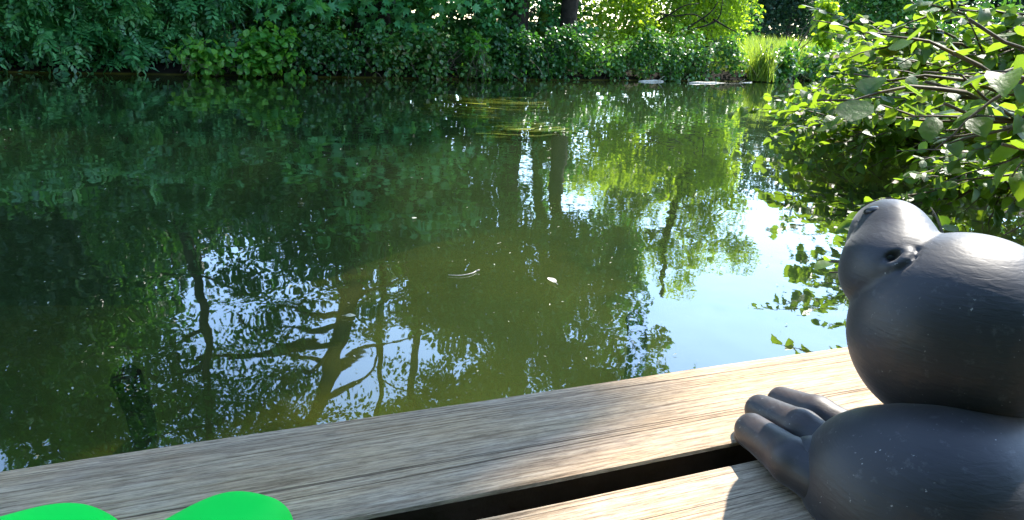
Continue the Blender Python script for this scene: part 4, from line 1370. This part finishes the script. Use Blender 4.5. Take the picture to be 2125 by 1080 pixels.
# ================================================================== THE HEAD LAND ON THE RIGHT: overhanging hazel and a tall alder
def hazel(foot, tips, label, size, leaf_gap, n_single, mat=M['hazel'], stem_r=0.02, twig_len=0.45, seed_px=None):
    e = empty('hazel_shrub', foot, label, 'shrub')
    g = Geo()
    P, T, Nn, S = [], [], [], []
    for tip, sag in tips:
        tip = np.asarray(tip)
        path = wander(np.asarray(foot) + rng.normal(0, 0.06, 3) * [1, 1, 0], tip, 12, 0.07, sag)
        g.tube(path, np.linspace(stem_r, 0.004, 12), 6)
        L_ = np.linalg.norm(tip - foot)
        tw = [path[4:]]
        for k in range(int(4 + L_ * 2.2)):
            j = rng.integers(4, 11)
            dv = norm(path[j + 1] - path[j] + rng.normal(0, 0.035, 3) * L_ / 2 + [0, 0, -0.02])
            end = path[j] + dv * twig_len * rng.uniform(0.5, 1.2) + rng.normal(0, 0.10, 3) * [1, 1, 0.8]
            q = wander(path[j], end, 6, 0.1, 0.03)
            g.tube(q, np.linspace(0.006, 0.002, 6), 4)
            tw.append(q)
        for q in tw:
            seg = np.linalg.norm(np.diff(q, axis=0), axis=1); tot = seg.sum()
            n = max(3, int(tot / leaf_gap))
            u = np.sort(rng.uniform(0.12, 1.0, n)) * tot
            cum = np.concatenate([[0], np.cumsum(seg)])
            for i, uu in enumerate(u):
                j = min(len(seg) - 1, np.searchsorted(cum, uu) - 1); j = max(j, 0)
                pnt = q[j] + (q[j + 1] - q[j]) * ((uu - cum[j]) / seg[j])
                dv = norm(q[j + 1] - q[j])
                side = norm(np.cross(dv, [0, 0, 1])) * (1 if i % 2 else -1)
                P.append(pnt + side * 0.01)
                T.append(side + 0.6 * dv + rng.normal(0, 0.35, 3) + [0, 0, -0.25])
                Nn.append(np.array([0, 0, 1.0]) + rng.normal(0, 0.45, 3))
                S.append(size * rng.uniform(0.6, 1.25))
    g.build('branches', M['twig'], e, kind='stuff')
    P, T, Nn, S = map(np.array, (P, T, Nn, S))
    ok = P[:, 2] > 0.01
    P, T, Nn, S = P[ok], T[ok], Nn[ok], S[ok]
    # single leaves: those that show largest in the picture
    q = P - ORG
    w = q @ fwd
    x = 1062.5 + FPX * (q @ RIGHT) / w; y = 540 - FPX * (q @ UP) / w
    vis = (w > 0.3) & (x > -20) & (x < 2180) & (y > -60) & (y < 700)
    score = np.where(vis, S / np.maximum(w, 0.3), 0)
    o_ = np.argsort(-score)
    a, b = o_[:n_single], o_[n_single:]
    leaf_objects(P[a], T[a], Nn[a], S[a], T_HAZ, mat, e)
    if len(b):
        vv, ff, n0 = [], [], 0
        for q_ in range(4):
            c_ = b[q_::4]
            v_, f_ = leaf_arrays(P[c_], T[c_], Nn[c_], S[c_], T_HAZ[q_])
            vv.append(v_); ff.append(f_ + n0); n0 += len(v_)
        part('foliage', np.concatenate(vv), [np.concatenate(ff)], mat, e, smooth=False, kind='stuff')
    return e


# far spray: leaf mass reaching out over the water
tips = []
for k in range(26):
    px = rng.uniform(1660, 1850); py = rng.uniform(85 + max(0, 1820 - px) * 0.62, 268)
    tips.append((deep(px, py, rng.uniform(6.3, 7.4)), 0.06))
hazel((4.4, 7.0, 0.25), tips, 'hazel reaching farthest out over the water with small sunlit leaves', 0.082, 0.036, 60, stem_r=0.022, twig_len=0.6)
tips = []
for k in range(30):
    px = rng.uniform(1780, 2060); py = rng.uniform(60, 260)
    tips.append((deep(px, py, rng.uniform(4.3, 5.6)), 0.07))
hazel((3.9, 5.0, 0.25), tips, 'dense hazel with drooping sprays behind the mole figure', 0.068, 0.032, 90, stem_r=0.02, twig_len=0.5)
tips = []
for k in range(22):
    px = rng.uniform(1850, 2190); py = rng.uniform(0, 330)
    tips.append((deep(px, py, rng.uniform(2.6, 3.6)), 0.08))
hazel((3.0, 3.3, 0.2), tips, 'hazel with pale undersides and grey twigs above the mole head', 0.062, 0.034, 110, stem_r=0.016, twig_len=0.36)
tips = [(deep(1920, 170, 1.9), 0.05), (deep(1980, 110, 1.85), 0.06), (deep(1960, 215, 1.8), 0.04), (deep(2050, 150, 1.7), 0.05), (deep(2080, 300, 1.7), 0.05), (deep(2010, 40, 1.8), 0.05)]
hazel((2.0, 2.05, 0.35), tips, 'hazel with the largest leaves hanging close above the dock corner', 0.072, 0.12, 60, stem_r=0.010, twig_len=0.25)
tips = [(deep(1715, 545, 2.15), 0.03), (deep(1765, 470, 2.2), 0.03), (deep(1750, 600, 2.0), 0.03), (deep(1770, 690, 1.75), 0.02)]
hazel((1.75, 1.62, 0.18), tips, 'low hazel shoot poking out past the mole snout', 0.048, 0.05, 60, stem_r=0.005, twig_len=0.13)

tips = []
for k in range(20):
    px = rng.uniform(1610, 1900); py = rng.uniform(225, 320)
    tips.append((deep(px, py, rng.uniform(5.2, 6.2)), 0.05))
hazel((4.2, 6.0, 0.2), tips, 'low hazel trailing its yellow-green leaves close to the water', 0.075, 0.04, 60, stem_r=0.016, twig_len=0.5)
tips = []
for k in range(12):
    px = rng.uniform(1840, 2040); py = rng.uniform(320, 425)
    tips.append((deep(px, py, rng.uniform(3.5, 4.1)), 0.05))
hazel((3.3, 4.2, 0.2), tips, 'low hazel trailing to the water between mole snout and thicket', 0.06, 0.04, 60, stem_r=0.012, twig_len=0.35)

# dark willow thicket filling the headland behind the hazels
e = empty('willow_thicket', (5.6, 7.0, ground_z(5.6, 7.0)), 'dark willow thicket on the headland behind the hazels', 'thicket')
wb = mirror_blobs(spread(1850, 2300, 250, 520, 60, 40, 66), 8.0)
wb = [(c, r_) for c, r_ in wb if c[2] > 0.1]
foliage('foliage', wb, 260, 0.09, T_RH, M['bramble'], e)
g = Geo()
for k in range(10):
    c, r_ = wb[rng.integers(len(wb))]
    g.tube(wander((5.6 + rng.normal(0, .1), 7.0, 0.1), c, 7, 0.1, 0.1), np.linspace(0.03, 0.006, 7), 6)
g.build('stems', M['twig'], e, kind='stuff')

# unseen trees added at the viewer's back to block sky light
for k, (x, y, hh) in enumerate(((-6, -2.5, 6.5), (-3.2, -4.2, 7), (0.3, -4.6, 7.5), (3.8, -4.2, 7), (7.0, -2.5, 6.5))):
    tf = np.array([x, y, ground_z(x, y)])
    tree('sky_blocker_tree', tf, [tf + [0, 0, hh * 0.4], tf + [0.2, 0, hh * 0.8]], 0.2, vol(x, y, hh * 0.5, 2.3, 1.8, hh * 0.45, 40, 0.8, 1.2), 36, 0.30, T_RH, M['dark'], ('added sky-blocking tree behind the dock at its shaded end', 'added tall sky-blocking tree behind the dock near its shaded end', 'added tallest sky-blocking tree straight behind the dock', 'added tall sky-blocking tree behind the dock on the mole figure side', 'added sky-blocking tree behind the dock next to the hazels')[k], limbs=8)

# tall alder whose crown shades the left part of the dock
tf = np.array([8.6, 7.0, ground_z(8.6, 7.0)])
bl = []
for _ in range(2500):
    g0 = np.array([rng.uniform(-4.5, 1.0), rng.uniform(-1.0, 5.5), 0.3])
    h_ = rng.uniform(7.0, 12.5)
    c = g0 + SUN * (h_ / SUN[2])
    if np.linalg.norm((c[:2] - np.array([5.6, 8.0])) / [4.4, 3.6]) > 1: continue
    bad = any((g0[0] - x) ** 2 + (g0[1] - y) ** 2 < (r_ + 0.25) ** 2 for x, y, z, r_ in LIT)
    if not bad: bl.append((c, rng.uniform(0.4, 0.75)))
    if len(bl) > 150: break
tree('alder_tree', tf, [tf + [-0.5, 0.3, 3], tf + [-1.6, 1.0, 7], tf + [-3.2, 2.2, 12]], 0.18, bl, 130, 0.15, T_RH, M['dark'], 'tall alder on the near bank whose crown shades the dock', limbs=14, keep=KEEP, limb_r=0.2)

# ================================================================== SMALL THINGS ON THE WATER
P = []
for _ in range(420):
    x, y = rng.uniform(0, 1700), rng.uniform(185, 900) ** 1.0
    q = at(x, y, 0.003)
    if y > 960 - 0.145 * x: continue
    P.append(q)
P = np.array(P); n = len(P)
sz = rng.uniform(0.004, 0.016, n) * (0.5 + np.linalg.norm(P[:, :2], axis=1) / 6)
tip = np.stack([rng.normal(0, 1, n), rng.normal(0, 1, n), rng.normal(0, .08, n)], 1)
v, f = leaf_arrays(P, tip, np.tile([0, 0, 1.0], (n, 1)), sz, T_NARROW)
tag(part('floating_debris', v + [0, 0, 0.002], [f], M['flake'], smooth=False), 'tiny pale seeds and petals scattered over the water', 'debris', kind='stuff')


def floater(name, px, L_, wd, mat, label, cat, ang):
    q = at(*px, 0.004)
    e = empty(name, q, label, cat)
    tv, tf_ = tpl_oval(fold=0.05, droop=0.05)
    tv = tv * [wd, 1, 1]
    v_, f_ = leaf_arrays(q[None], np.array([[math.cos(ang), math.sin(ang), 0.02]]), np.array([[0, 0, 1.0]]), np.array([L_]), (tv, tf_))
    part('blade', v_ + [0, 0, 0.002], [f_], mat, e)
    g_ = Geo(); d_ = np.array([math.cos(ang), math.sin(ang), 0.0])
    g_.tube([q - d_ * L_ * 0.35 + [0, 0, 0.003], q + d_ * L_ * 0.5 + [0, 0, 0.005]], [0.0012, 0.0008], 5)
    g_.build('midrib', mat, e)


floater('floating_leaf', (1152, 588), 0.06, 0.5, M['deadwood'], 'pale dry leaf floating on the open water', 'leaf', math.radians(112))
floater('floating_leaf', (858, 455), 0.03, 0.8, M['flake'], 'small whitish leaf floating where the water is darkest', 'leaf', math.radians(80))
floater('floating_leaf', (717, 657), 0.03, 0.9, M['flake'], 'tiny white petal floating on the mirrored leaning trunk', 'petal', math.radians(20))
q = [at(x, y, 0.004) for x, y in ((930, 571), (955, 572), (978, 568), (988, 563))]
e = empty('floating_twig', q[1], 'thin curved yellowish twig floating near the pale dry leaf', 'twig')
g = Geo(); g.tube(smooth_path(q, 10), np.linspace(0.0012, 0.0024, 10), 6); g.build('stem', M['deadwood'], e)
g = Geo(); g.tube([q[3], q[3] + [0.012, 0.004, 0.004]], [0.0035, 0.0025], 7); g.build('bud', M['deadwood'], e)

# cobweb-thin white filaments of floating scum near the shaded end of the dock
bpy.context.view_layer.update()
